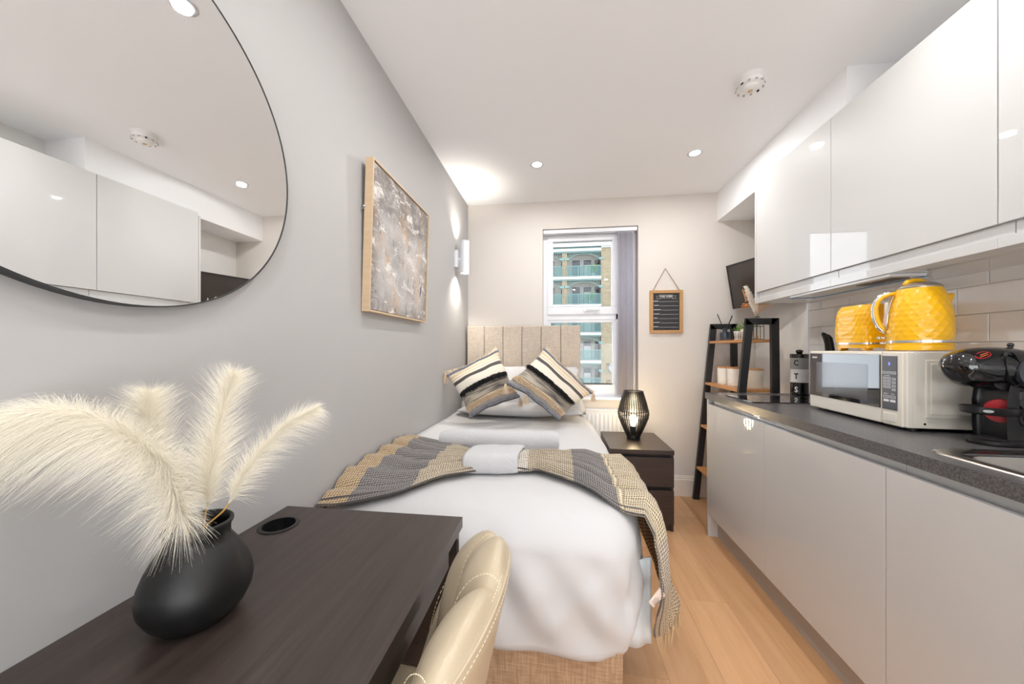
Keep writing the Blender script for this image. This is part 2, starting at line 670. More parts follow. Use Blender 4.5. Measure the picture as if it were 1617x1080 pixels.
def tube(bm, pts, r, n=8, closed=False):
    pts = [Vector(p) for p in pts]
    rings = []
    N = len(pts)
    prev = None
    for i, p in enumerate(pts):
        if closed:
            d = (pts[(i + 1) % N] - pts[i - 1]).normalized()
        else:
            d = (pts[min(i + 1, N - 1)] - pts[max(i - 1, 0)]).normalized()
        if prev is None:
            up = Vector((0, 0, 1)) if abs(d.z) < 0.9 else Vector((1, 0, 0))
            a = d.cross(up).normalized()
        else:
            a = (prev - d * prev.dot(d)).normalized()
        prev = a
        b = d.cross(a)
        rr = r[i] if isinstance(r, (list, tuple)) else r
        rings.append([bm.verts.new(p + (a * math.cos(2 * PI * k / n) + b * math.sin(2 * PI * k / n)) * rr) for k in range(n)])
    M_ = N if closed else N - 1
    for i in range(M_):
        A, C = rings[i], rings[(i + 1) % N]
        for k in range(n):
            bm.faces.new((A[k], A[(k + 1) % n], C[(k + 1) % n], C[k]))
    if not closed:
        bm.faces.new(rings[0][::-1])
        bm.faces.new(rings[-1])
    return bm


def sphere(bm, c, r, n=16, sc=(1, 1, 1)):
    x = bmesh.ops.create_uvsphere(bm, u_segments=n, v_segments=max(6, n // 2), radius=r)
    bmesh.ops.scale(bm, verts=x['verts'], vec=sc)
    bmesh.ops.translate(bm, verts=x['verts'], vec=c)
    return bm


def gridmesh(name, f, nu, nv, m, parent=None, solid=0.0, smooth=True, uvf=None, **kw):
    """f(u,v)->Vector, u,v in 0..1, writes UVs"""
    vs, fs = [], []
    for i in range(nu + 1):
        for j in range(nv + 1):
            vs.append(tuple(f(i / nu, j / nv)))
    for i in range(nu):
        for j in range(nv):
            a = i * (nv + 1) + j
            fs.append((a, a + nv + 1, a + nv + 2, a + 1))
    if parent is not None and not kw.pop('local', False):
        o0 = origin(parent)
        vs = [(x - o0.x, y - o0.y, z - o0.z) for x, y, z in vs]
    me = bpy.data.meshes.new(name)
    me.from_pydata(vs, [], fs)
    uv = me.uv_layers.new(name='UVMap')
    for p in me.polygons:
        for li in p.loop_indices:
            vi = me.loops[li].vertex_index
            a, b = (vi // (nv + 1)) / nu, (vi % (nv + 1)) / nv
            uv.data[li].uv = uvf(a, b) if uvf else (a, b)
    o = obm(name, me, m, parent, smooth, **kw)
    if solid:
        s = o.modifiers.new('solid', 'SOLIDIFY')
        s.thickness = solid
        s.offset = 0
    return o


def text(s, size, loc, face, m, parent, name='lettering', depth=0.0006, bold=0.0, label=None, sx=1.0, roll=0.0):
    cu = bpy.data.curves.new(name, 'FONT')
    cu.body = s
    cu.size = size
    cu.extrude = depth
    cu.offset = bold
    cu.align_x = 'CENTER'
    cu.align_y = 'CENTER'
    cu.resolution_u = 3
    o = bpy.data.objects.new(name, cu)
    me = bpy.data.meshes.new_from_object(o)
    bpy.data.objects.remove(o)
    if face == '-x':
        R = Matrix(((0, 0, -1), (-1, 0, 0), (0, 1, 0))).to_4x4()
    elif face == '-y':
        R = Matrix(((1, 0, 0), (0, 0, -1), (0, 1, 0))).to_4x4()
    else:
        R = face.to_4x4()
    me.transform(Matrix.Translation(Vector(loc) - origin(parent)) @ R @ Matrix.Rotation(roll, 4, 'Z') @ Matrix.Diagonal((sx, 1, 1, 1)))
    return obm(name, me, m, parent, label=label)


def smooth01(x, a, b):
    t = max(0, min(1, (x - a) / (b - a)))
    return t * t * (3 - 2 * t)


def lerp_tab(tab, x):
    if x <= tab[0][0]:
        return tab[0][1]
    for (a, va), (b, vb) in zip(tab, tab[1:]):
        if x <= b:
            t = (x - a) / (b - a)
            return va + (vb - va) * t
    return tab[-1][1]


# ---------------------------------------------------------------- room shell
T = 0.15
# floor with laid planks
floor = ob('floor', B(XL - T, XR + T, YF - T, YB + T, -0.1, -0.010), 'dark_hole')
tag(floor, 'warm oak laminate plank floor running towards the window', 'floor', kind='structure')
PW, PLEN = 0.194, 1.29
pm = None
row = 0
x = XL
while x < XR - 0.01:
    x1 = min(x + PW, XR)
    y = YF - (row * 0.43) % PLEN
    while y < YB:
        ya, yb = max(y, YF), min(y + PLEN, YB)
        if yb - ya > 0.02:
            bm = B(0.0002, x1 - x - 0.0002, 0.0002, yb - ya - 0.0002, -0.010, 0.0, bev=0.0006, seg=1)
            o = ob('plank', bm, 'floor_oak', floor, local=True)
            o.location = (x, ya, 0)
        y += PLEN
    x = x1
    row += 1
tag(ob('ceiling', B(XL - T, XR + T, YF - T, YB + T, ZC, ZC + T), 'paint_ceiling'), 'plain white plastered ceiling with recessed downlights', 'ceiling', kind='structure')
tag(ob('wall_left', B(XL - T, XL, YF - T, YB + T, -0.1, ZC + T), 'paint_grey'), 'light grey painted wall behind the round mirror and bed', 'wall', kind='structure')
wr = ob('wall_right', B(XR, XR + T, YF - T, YB + T, -0.1, ZC + T), 'paint_white')
tag(wr, 'off-white wall behind the kitchen units, partly tiled', 'wall', kind='structure')
tag(ob('wall_front', B(XL - T, XR + T, YF - T, YF, -0.1, ZC + T), 'paint_white'), 'white end wall behind the viewer', 'wall', kind='structure')
WX0, WX1, WZ0, WZ1 = -0.119, 0.661, 0.780, 2.196
RV = 0.30          # wall thickness at the window
bm = bmesh.new()
box(bm, XL - T, WX0, YB, YB + RV, -0.1, ZC + T)
box(bm, WX1, XR + T, YB, YB + RV, -0.1, ZC + T)
box(bm, WX0, WX1, YB, YB + RV, -0.1, WZ0)
box(bm, WX0, WX1, YB, YB + RV, WZ1, ZC + T)
tag(ob('wall_back', bm, 'paint_cream'), 'cream end wall around the window', 'wall', kind='structure')
# bulkhead at ceiling on the right wall
tag(ob('trim_1', B(1.266, XR, 1.715, YB, 2.199, ZC), 'paint_ceiling'), 'white boxed-in bulkhead under the ceiling in the far right corner', 'bulkhead', kind='structure')
# skirting: profile boards
bm = bmesh.new()
for yy, zz0, zz1 in ((0.018, 0, 0.135), (0.012, 0.135, 0.152), (0.007, 0.152, 0.164)):
    box(bm, 0.2, XR, YB - yy, YB, zz0, zz1, bev=0.002, seg=1)
tag(ob('baseboard_back', bm, 'skirting'), 'cream moulded skirting board along the end wall', 'baseboard', kind='structure')
bm = bmesh.new()
for yy, zz0, zz1 in ((0.018, 0, 0.135), (0.012, 0.135, 0.152), (0.007, 0.152, 0.164)):
    box(bm, XL, XL + yy, YF, 2.85, zz0, zz1, bev=0.002, seg=1)
tag(ob('baseboard_left', bm, 'skirting'), 'cream moulded skirting board along the grey wall', 'baseboard', kind='structure')
bm = bmesh.new()
for yy, zz0, zz1 in ((0.018, 0, 0.135), (0.012, 0.135, 0.152), (0.007, 0.152, 0.164)):
    box(bm, XR - yy, XR, 2.38, YB - 0.02, zz0, zz1, bev=0.002, seg=1)
tag(ob('baseboard_right', bm, 'skirting'), 'cream moulded skirting board behind the ladder shelf', 'baseboard', kind='structure')

bm = bmesh.new()  # unseen frame, added so the rear fill light reflects like a window
for a_ in ((-0.62, 1.40, 2.33, 2.40), (-0.62, 1.40, 0.12, 0.20), (-0.62, -0.55, 0.2, 2.33), (1.33, 1.40, 0.2, 2.33), (0.35, 0.43, 0.2, 2.33)):
    box(bm, a_[0], a_[1], YF, YF + 0.05, a_[2], a_[3], 0.004)
tag(ob('fill_frame', bm, 'upvc'), 'white frame added in front of the fill light behind the viewer', 'window', kind='structure')

# tiles
mat('tile_gloss', srgb(244, 243, 243), 0.1, coat=0.5, bump=(9, 0.25, 0.004))
grout = ob('splashback', B(XR - 0.004, XR, -0.6, 2.372, 0.906, 1.49), 'carcass', wr, label='pale grout backing of the tiled splashback')
tile_me = None
z = 0.895 - 0.105
r_ = 0
while z < 1.48:
    za, zb = max(z, 0.907), min(z + 0.102, 1.485)
    y = 2.362 + (0.0 if r_ % 2 else 0.10)
    while y > 0.3:
        ya, yb = y - 0.198, min(y, 2.362)
        if zb - za > 0.01 and yb - ya > 0.02:
            ob('tile', B(XR - 0.011, XR - 0.003, ya, yb, za, zb, bev=0.0015, seg=1), 'tile_gloss', wr)
        y -= 0.2005
    z += 0.1045
    r_ += 1
tag(ob('trim_2', B(XR - 0.013, XR - 0.0, 2.364, 2.374, 0.906, 1.47), 'upvc'), 'thin white edge trim where the wall tiles stop', 'trim', kind='structure')

# ---------------------------------------------------------------- window
FY0, FY1 = YB + 0.10, YB + 0.165
win = thing('window_1', 'white plastic framed window looking onto the brick flats', 'window', (0.27, FY0, WZ0), kind='structure')


def frame_rect(bm, x0, x1, z0, z1, t, y0, y1, bev=0.004, tb=None):
    tb = tb or t
    box(bm, x0, x1, y0, y1, z1 - t, z1, bev)
    box(bm, x0, x1, y0, y1, z0, z0 + tb, bev)
    box(bm, x0, x0 + t, y0, y1, z0 + tb, z1 - t, bev)
    box(bm, x1 - t, x1, y0, y1, z0 + tb, z1 - t, bev)


bm = bmesh.new()
frame_rect(bm, WX0, WX1, WZ0, WZ1, 0.038, FY0, FY1, tb=0.055)
box(bm, WX0 + 0.03, 0.53, FY0, FY1, 1.435, 1.485, 0.004)
box(bm, 0.497, 0.545, FY0, FY1, WZ0 + 0.05, WZ1 - 0.03, 0.004)
ob('window_frame', bm, 'upvc', win)
bm = bmesh.new()
frame_rect(bm, WX0 + 0.036, 0.514, 1.480, WZ1 - 0.034, 0.050, FY0 - 0.014, FY1 - 0.02, tb=0.066, bev=0.006)
ob('sash', bm, 'upvc', win)
bm = bmesh.new()
frame_rect(bm, WX0 + 0.036, 0.500, WZ0 + 0.05, 1.440, 0.030, FY0 + 0.006, FY1 - 0.02, bev=0.006, tb=0.05)
ob('glazing_bead', bm, 'upvc', win)
ob('pane', B(-0.04, 0.475, FY0 + 0.03, FY0 + 0.034, 1.53, 2.13), 'window_glass', win)
ob('pane', B(-0.06, 0.47, FY0 + 0.03, FY0 + 0.034, 0.85, 1.42), 'window_glass', win)
ob('pane', B(0.54, 0.63, FY0 + 0.03, FY0 + 0.034, 0.83, 2.16), 'window_glass', win)
bm = bmesh.new()
for x0, x1, z0, z1 in ((-0.046, 0.452, 2.116, 2.122), (-0.046, -0.042, 1.55, 2.12), (-0.046, 0.452, 1.546, 1.549), (0.06, 0.47, 0.878, 0.886)):
    box(bm, x0, x1, FY0 - 0.002 if z0 > 1.5 else FY0 + 0.004, FY0 + 0.03, z0, z1)
ob('gasket', bm, 'print_black', win)
hd = ob('handle', B(0.225, 0.275, FY0 - 0.028, FY0 - 0.012, 1.502, 1.524, bev=0.004), 'upvc', win)
bm = bmesh.new()
box(bm, 0.25, 0.36, FY0 - 0.040, FY0 - 0.026, 1.514, 1.530, bev=0.005)
ob('lever', bm, 'upvc', hd)
tv_ = ob('trickle_vent', B(0.06, 0.28, FY0 - 0.026, FY0 - 0.013, 2.138, 2.155, bev=0.003), 'upvc', win)
for k in range(14):
    if k != 8:
        ob('slot', B(0.075 + k * 0.014, 0.084 + k * 0.014, FY0 - 0.0275, FY0 - 0.025, 2.142, 2.147), 'plinth', tv_)
tag(ob('trim_3', B(WX0 - 0.012, WX1 + 0.012, YB - 0.028, FY0 + 0.01, WZ0 - 0.018, WZ0 + 0.006, bev=0.004), 'upvc'), 'white window sill board under the window', 'window sill', kind='structure')

# vertical blind
bl = thing('vertical_blind', 'lilac grey vertical blind bunched at the right of the window', 'blind', (0.57, YB + 0.05, 2.16))
ob('headrail', B(WX0 + 0.004, WX1 - 0.004, YB + 0.018, YB + 0.062, 2.162, 2.194, bev=0.004), 'upvc', bl)
m, t_ = banded('vane_cloth', 0, [(0, srgb(214, 211, 222)), (.5, srgb(184, 180, 194))])
M['vane_cloth'].node_tree.nodes['Principled BSDF'].inputs['Transmission Weight'].default_value = 0.0
vane = None
for k in range(11):
    x0 = 0.502 + k * 0.0115

    def vf(u, v, x0=x0, k=k):
        y = YB + 0.006 + 0.088 * u
        return Vector((x0 + 0.010 * math.sin(u * PI) + 0.012 * u, y, 0.80 + 1.36 * v))
    gridmesh('vane', vf, 6, 1, 'vane_cloth', bl, solid=0.0012)
bm = bmesh.new()
tube(bm, [(0.500, YB + 0.012, 0.80 + 0.0), (0.505, YB + 0.010, 0.79), (0.52, YB + 0.012, 0.795), (0.525, YB + 0.02, 0.80)], 0.002)
ob('chain', bm, 'upvc', bl, smooth=True)
bm = bmesh.new()
cyl(bm, (0.640, YB + 0.03, 1.30), (0.640, YB + 0.03, 2.16), 0.0015, 6)
ob('cord', bm, 'upvc', bl, smooth=True)

# radiator
rad = thing('radiator', 'white panel radiator on the wall below the window', 'radiator', (0.43, 2.93, 0.2))
bm = bmesh.new()
box(bm, 0.20, 0.655, 2.915, 2.93, 0.22, 0.68, 0.003)
ob('panel', bm, 'upvc', rad)
for k in range(13):
    xx = 0.215 + k * 0.033
    ob('fin', B(xx, xx + 0.018, 2.905, 2.918, 0.25, 0.655, bev=0.005), 'upvc', rad)
bm = bmesh.new()
box(bm, 0.20, 0.655, 2.905, 2.955, 0.678, 0.690, 0.003)
for k in range(28):
    box(bm, 0.21 + k * 0.0155, 0.217 + k * 0.0155, 2.915, 2.945, 0.689, 0.693)
ob('top_grille', bm, 'upvc', rad)
bm = bmesh.new()
for xx in (0.27, 0.55):
    ob('bracket', B(xx, xx + 0.04, 2.93, YB, 0.35, 0.55), 'upvc', rad)

# ---------------------------------------------------------------- downlights, detector
first = None
LN = {3: 'round recessed ceiling downlight over the microwave side of the kitchen',
      4: 'round recessed ceiling downlight over the desk, out of direct view', 5: 'round recessed ceiling downlight over the sink, out of direct view',
      6: 'round recessed ceiling downlight nearest the end wall, behind the viewer',
      0: 'round recessed ceiling downlight above the bed, next to the sconce', 1: 'round recessed ceiling downlight nearest the smoke alarm and window',
      2: 'round recessed ceiling downlight seen at the top of the mirror'}
for i, (x, y) in enumerate(SPOTS):
    if i == 0:
        first = thing('downlight', '', 'ceiling light', (x, y, ZC))
        bm = bmesh.new()
        lathe(bm, [(0.034, -0.003), (0.045, -0.002), (0.044, 0.0), (0.034, 0.0)], 28, cap=False)
        lathe(bm, [(0.034, -0.003), (0.030, 0.0005)], 28, cap=False)
        ob('bezel', bm, 'upvc', first, smooth=True, local=True)
        bm = bmesh.new()
        lathe(bm, [(0.030, -0.001), (0.0001, -0.001)], 24, cap=False)
        ob('lens', bm, 'lens', first, local=True)
        o = first
    else:
        o = copy_tree(first)
        o.location = (x, y, ZC)
    if i in LN:
        o['label'] = LN[i]
    else:
        o['label'] = 'round recessed ceiling downlight near the viewer, outside the direct view'
        o['group'] = 'ceiling downlights near the viewer'

sd = thing('smoke_alarm', 'white round smoke alarm on the ceiling above the kitchen', 'smoke alarm', (0.882, 1.735, ZC))
bm = bmesh.new()
lathe(bm, [(0.058, 0), (0.058, -0.012), (0.054, -0.018)], 36)
ob('base', bm, 'detector', sd, smooth=False, local=True, auto=40)
bm = bmesh.new()
lathe(bm, [(0.052, -0.016), (0.052, -0.026), (0.046, -0.036), (0.036, -0.042), (0.034, -0.052), (0.024, -0.058), (0.0001, -0.059)], 36)
ob('housing', bm, 'detector', sd, local=True, auto=40)
for k in range(12):
    a = k * PI / 6
    bm = B(-0.005, 0.005, -0.0015, 0.0015, -0.048, -0.040)
    bmesh.ops.rotate(bm, verts=bm.verts, matrix=Matrix.Rotation(-0.35, 3, 'X'))
    bmesh.ops.translate(bm, verts=bm.verts, vec=(0, -0.0425 + 0.014, 0))
    bmesh.ops.translate(bm, verts=bm.verts, vec=(0, -0.012, 0))
    bmesh.ops.rotate(bm, verts=bm.verts, matrix=Matrix.Rotation(a, 3, 'Z'))
    ob('vent_slot', bm, 'plinth' if k % 6 != 4 else 'print_black', sd, local=True)
bm = bmesh.new()
lathe(bm, [(0.010, -0.058), (0.010, -0.0605), (0.0001, -0.0605)], 16)
ob('test_button', bm, 'throw_fringe', sd, local=True)

# ---------------------------------------------------------------- round mirror
mi = thing('round_mirror', 'large round frameless-looking mirror with thin black edge on the grey wall', 'mirror', (XL, 0.5275, 1.615))
# wall tilt parts in local coordinates, disc axis along x
MR = 0.357


def disc(bm, r, x0, x1, n=128, hole=0, bev=0):
    A = [bm.verts.new((x0, r * math.cos(2 * PI * k / n), r * math.sin(2 * PI * k / n))) for k in range(n)]
    C = [bm.verts.new((x1, r * math.cos(2 * PI * k / n), r * math.sin(2 * PI * k / n))) for k in range(n)]
    for k in range(n):
        bm.faces.new((A[k], A[(k + 1) % n], C[(k + 1) % n], C[k]))
    if hole:
        D = [bm.verts.new((x0, hole * math.cos(2 * PI * k / n), hole * math.sin(2 * PI * k / n))) for k in range(n)]
        E_ = [bm.verts.new((x1, hole * math.cos(2 * PI * k / n), hole * math.sin(2 * PI * k / n))) for k in range(n)]
        for k in range(n):
            k2 = (k + 1) % n
            bm.faces.new((D[k], E_[k], E_[k2], D[k2]))
            bm.faces.new((C[k], C[k2], E_[k2], E_[k]))
            bm.faces.new((A[k], D[k], D[k2], A[k2]))
    else:
        bm.faces.new(A)
        bm.faces.new(C)
    return bm


ob('frame', disc(bmesh.new(), MR, 0.001, 0.0255, hole=MR - 0.0022), 'black_metal', mi, local=True)
ob('mirror_glass', disc(bmesh.new(), MR - 0.0023, 0.004, 0.024), 'mirror_glass', mi, local=True)

# ---------------------------------------------------------------- picture
# four corners measured: it leans out from the wall at the top
pic = thing('framed_painting', 'abstract grey and beige textured painting in a slim pale wood frame', 'painting', (XL, 1.6, 1.33))


def PP(u, v, d):
    """u 0..1 along Y, v 0..1 up, d depth (0 front, negative behind)"""
    xb, xt = -0.732, -0.714
    y0, y1 = 1.291, 1.897
    z0, z1 = 1.331, 1.938
    return Vector((xb + (xt - xb) * v + d, y0 + (y1 - y0) * u, z0 + (z1 - z0) * v))


def ppbox(u0, u1, v0, v1, d0, d1):
    bm = bmesh.new()
    v = [bm.verts.new(PP(u, vv, d)) for d in (d0, d1) for u, vv in ((u0, v0), (u1, v0), (u1, v1), (u0, v1))]
    for f in ((0, 1, 2, 3), (7, 6, 5, 4), (0, 4, 5, 1), (1, 5, 6, 2), (2, 6, 7, 3), (3, 7, 4, 0)):
        bm.faces.new([v[i] for i in f])
    return bm


ft = 0.012
for a in ((0, 1, 0, ft), (0, 1, 1 - ft, 1), (0, ft, ft, 1 - ft), (1 - ft, 1, ft, 1 - ft)):
    ob('frame_rail', ppbox(*a, -0.033, 0.0), 'oak_light', pic)
cg = gridmesh('canvas', lambda u, v: PP(0.018 + 0.964 * u, 0.018 + 0.964 * v, -0.006), 2, 2, 'abstract_paint', pic, smooth=False)
ob('backing', ppbox(0.01, 0.99, 0.01, 0.99, -0.028, -0.012), 'print_black', pic)
bm = bmesh.new()
cyl(bm, (XL, 1.30, 1.74), (-0.745, 1.293, 1.74), 0.004, 8)
sphere(bm, (-0.752, 1.289, 1.745), 0.006, 8)
ob('hanging_clip', bm, 'chrome', pic)

# ---------------------------------------------------------------- wall sconce
sc_ = thing('wall_sconce', 'white cylinder up and down wall light on the grey wall', 'wall light', (XL, 2.59, 1.88))
ob('backplate', B(XL, XL + 0.022, 2.555, 2.625, 1.80, 1.93, bev=0.004), 'upvc', sc_)
bm = bmesh.new()
cyl(bm, (XL + 0.02, 2.59, 1.865), (XL + 0.04, 2.59, 1.865), 0.012)
ob('bracket', bm, 'upvc', sc_)
bm = bmesh.new()
lathe(bm, [(0.030, 0.0), (0.035, 0.0), (0.035, 0.245), (0.030, 0.245)], 36, (XL + 0.072, 2.59, 1.757), cap=False)
lathe(bm, [(0.030, 0.0), (0.030, 0.245)], 36, (XL + 0.072, 2.59, 1.757), cap=False)
ob('lamp_shade', bm, 'upvc', sc_, auto=40)
mat('sconce_glow', srgb(255, 248, 235), 0.4, emit=((1, 0.95, 0.85, 1), 6))
for zz in (1.763, 1.996):
    bm = bmesh.new()
    lathe(bm, [(0.0295, 0), (0.0001, 0)], 24, (XL + 0.072, 2.59, zz), cap=False)
    ob('lens', bm, 'sconce_glow', sc_)
for zz, rx in ((1.755, 0), (2.004, PI)):
    d = bpy.data.lights.new('sconce_lamp', 'SPOT')
    d.energy = 13 if rx == 0 else 8
    d.spot_size = math.radians(120)
    d.spot_blend = 1.0
    d.shadow_soft_size = 0.015
    d.color = (1, 0.93, 0.82)
    o = bpy.data.objects.new('sconce_lamp', d)
    COL.objects.link(o)
    o.location = (XL + 0.048, 2.59, zz)
    o.rotation_euler = (rx, math.radians(4) if rx == 0 else math.radians(-4), 0)

# ---------------------------------------------------------------- base cabinets
EX = 0.9374
YE = 2.345


def base_cab(y0, y1, label):
    t = thing('base_cabinet', label, 'cabinet', (1.25, (y0 + y1) / 2, 0), group='gloss white base cabinets')
    ob('body', B(0.967, XR - 0.002, y0 + 0.0005, y1 - 0.0005, 0.142, 0.826 if y1 > 1.2 else 0.755), 'carcass', t)
    ob('door', B(0.947, 0.966, y0 + 0.0012, y1 - 0.0012, 0.1435, 0.836, bev=0.0018), 'gloss_white', t)
    ob('handle_rail', B(0.974, 0.990, y0 + 0.001 + (-0.03 if y1 < 2.3 else -0.03), y1 - 0.001 - 0.03 if y1 < 2.3 else y1 - 0.012, 0.828, 0.8675), 'gloss_white', t)


base_cab(1.745, YE, 'gloss white handleless base cabinet at the far end under the hob')
base_cab(1.145, 1.745, 'gloss white handleless base cabinet under the microwave')
base_cab(0.545, 1.145, 'gloss white handleless base cabinet under the sink')
base_cab(-0.055, 0.545, 'gloss white handleless base cabinet nearest the viewer')
tag(ob('cabinet_end_panel', B(0.947, XR - 0.002, YE + 0.0005, YE + 0.0185, 0, 0.8675, bev=0.001), 'gloss_white'), 'white end panel closing the base cabinets near the ladder shelf', 'panel')
bm = B(1.0036, 1.018, -0.7, YE, 0.0, 0.1425)
pl = tag(ob('plinth', bm, 'plinth'), 'grey kickboard strip under the base cabinets', 'kickboard')

# worktop with sink cut-out
SX0, SX1, SY0, SY1 = 1.035, 1.42, 0.30, 1.055
bm = bmesh.new()
ys = [-0.7, SY0, SY1, 2.368]
xs = [EX, SX0, SX1, XR - 0.0005]
for i in range(3):
    for j in range(3):
        if i == 1 and j == 1:
            continue
        box(bm, xs[i], xs[i + 1], ys[j], ys[j + 1], 0.8685, 0.906)
bmesh.ops.remove_doubles(bm, verts=bm.verts, dist=0.0001)
tag(ob('worktop', bm, 'worktop'), 'dark grey speckled laminate worktop along the kitchen wall', 'worktop')

# hob
hob = thing('induction_hob', 'black glass two-zone hob set in the worktop end', 'hob', (1.25, 2.065, 0.906))
ob('glass', B(0.989, 1.50, 1.930, 2.205, 0.9062, 0.911, bev=0.0015), 'hob_glass', hob)
mat('zone_print', srgb(70, 70, 72), 0.3)
for xx, rr in ((1.14, 0.07), (1.36, 0.09)):
    bm = bmesh.new()
    lathe(bm, [(rr, 0.9111), (rr, 0.9114), (rr - 0.002, 0.9114), (rr - 0.002, 0.9111)], 40, (xx, 2.068, 0), cap=False)
    ob('zone_ring', bm, 'zone_print', hob)
for k in range(5):
    ob('touch_mark', B(1.01, 1.018, 1.97 + k * 0.045, 1.976 + k * 0.045, 0.9111, 0.9114), 'zone_print', hob)

# sink
sk = thing('sink', 'inset stainless steel sink at the right edge of the worktop', 'sink', (1.23, 0.7, 0.906))


def rrect(x0, x1, y0, y1, r, n=8):
    pts = []
    for cx, cy, a0 in ((x1 - r, y1 - r, 0), (x0 + r, y1 - r, PI / 2), (x0 + r, y0 + r, PI), (x1 - r, y0 + r, 1.5 * PI)):
        for k in range(n + 1):
            a = a0 + PI / 2 * k / n
            pts.append((cx + r * math.cos(a), cy + r * math.sin(a)))
    return pts


bm = bmesh.new()
loops = []
for (x0, x1, y0, y1, r, z) in ((0.988, 1.465, 0.20, 1.108, 0.075, 0.9065), (0.990, 1.463, 0.202, 1.106, 0.074, 0.9095), (1.000, 1.453, 0.212, 1.096, 0.07, 0.9105),
                               (1.016, 1.437, 0.30, 1.078, 0.065, 0.9085), (1.038, 1.418, 0.305, 1.052, 0.055, 0.903), (1.046, 1.410, 0.31, 1.044, 0.05, 0.87),
                               (1.06, 1.396, 0.33, 1.03, 0.05, 0.775), (1.09, 1.366, 0.36, 1.0, 0.04, 0.765)):
    loops.append([bm.verts.new((px, py, z)) for px, py in rrect(x0, x1, y0, y1, r)])
for a, b in zip(loops, loops[1:]):
    n = len(a)
    for k in range(n):
        bm.faces.new((a[k], a[(k + 1) % n], b[(k + 1) % n], b[k]))
bm.faces.new(loops[-1])
ob('basin', bm, 'steel', sk, auto=50)
bm = bmesh.new()
lathe(bm, [(0.04, 0.7655), (0.04, 0.768), (0.02, 0.767), (0.0001, 0.766)], 24, (1.23, 0.75, 0))
ob('drain', bm, 'chrome', sk)

# ---------------------------------------------------------------- wall cabinets
UX = 1.2221


def wall_cab(y0, y1, label):
    t = thing('wall_cabinet', label, 'cabinet', (1.38, (y0 + y1) / 2, 1.463), group='gloss white wall cabinets')
    top = 2.197 if y1 > 1.72 else 2.215
    ob('body', B(1.241, XR - 0.002, y0 + 0.0005, y1 - 0.0005, 1.494, top), 'carcass', t)
    ob('door', B(UX, 1.240, y0 + 0.0015, y1 - 0.0015, 1.531, 2.221, bev=0.0018), 'gloss_white', t)
    ob('bottom_panel', B(UX, XR - 0.012, y0 + 0.0003, y1 - 0.0003, 1.463, 1.4935, bev=0.0012), 'gloss_white', t)
    ob('handle_rail', B(1.234, 1.2405, y0 + 0.001 - (0.028 if y0 > -0.0 else 0), y1 - 0.030, 1.495, 1.529), 'gloss_white', t)


wall_cab(1.742, 2.336, 'gloss white wall cabinet at the far end beside the television')
wall_cab(1.142, 1.742, 'gloss white wall cabinet over the microwave, under the open ceiling gap')
wall_cab(0.542, 1.142, 'gloss white wall cabinet at the right edge of the view')
wall_cab(-0.058, 0.542, 'gloss white wall cabinet nearest the viewer')
tag(ob('wall_cabinet_end_panel', B(UX, XR - 0.002, 2.3365, 2.352, 1.463, 2.197, bev=0.001), 'gloss_white'), 'narrow white end panel of the wall cabinets beside the television', 'panel')

hood = thing('extractor_hood', 'slim built-in extractor visor with blue film edge under the wall cabinets', 'extractor hood', (1.30, 1.74, 1.46))
ob('visor', B(1.228, 1.352, 1.47, 2.03, 1.452, 1.4625, bev=0.002), 'hood_plate', hood)
bm = bmesh.new()
box(bm, 1.228, 1.356, 2.028, 2.034, 1.4495, 1.4535)
box(bm, 1.350, 1.356, 1.47, 2.034, 1.4495, 1.4535)
ob('film_edge', bm, 'blue_film', hood, label='blue protective film along the edge')
for y0, y1, x0 in ((1.50, 1.585, 1.262), (1.60, 1.66, 1.262)):
    ob('vent', B(x0, x0 + 0.06, y0, y1, 1.4495, 1.4528), 'vent_dark', hood)

# ---------------------------------------------------------------- faceted bodies (kettle, toaster)
def faceted(outline, rows, n, amp):
    """outline(theta, i)->(x,y,z), nx,ny ; staggered triangle lattice with raised vertices"""
    bm = bmesh.new()
    R_ = []
    for i in range(rows + 1):
        ring = []
        for j in range(n):
            th = 2 * PI * (j + 0.5 * (i % 2)) / n
            p, nn = outline(th, i / rows)
            k = amp if (i % 2 == 0 and j % 2 == (i // 2) % 2) else 0
            if i in (0, rows):
                k = 0
            ring.append(bm.verts.new((p[0] + nn[0] * k, p[1] + nn[1] * k, p[2])))
        R_.append(ring)
    for i in range(rows):
        a, b = R_[i], R_[i + 1]
        for j in range(n):
            j2 = (j + 1) % n
            if i % 2 == 0:
                bm.faces.new((a[j], a[j2], b[j]))
                bm.faces.new((a[j2], b[j2], b[j]))
            else:
                bm.faces.new((a[j], b[j2], b[j]))
                bm.faces.new((a[j], a[j2], b[j2]))
    return bm, R_


KC = (1.272, 1.412)
KZ = 1.1755
kt = thing('kettle', 'yellow diamond-patterned electric kettle standing on the microwave', 'kettle', (KC[0], KC[1], KZ))
kprof = [(0.0, 0.080), (0.15, 0.0815), (0.35, 0.081), (0.55, 0.078), (0.75, 0.071), (0.9, 0.062), (1.0, 0.056)]


def kout(th, s):
    r = lerp_tab(kprof, s)
    return (r * math.cos(th), r * math.sin(th), 0.036 + 0.183 * s), (math.cos(th), math.sin(th))


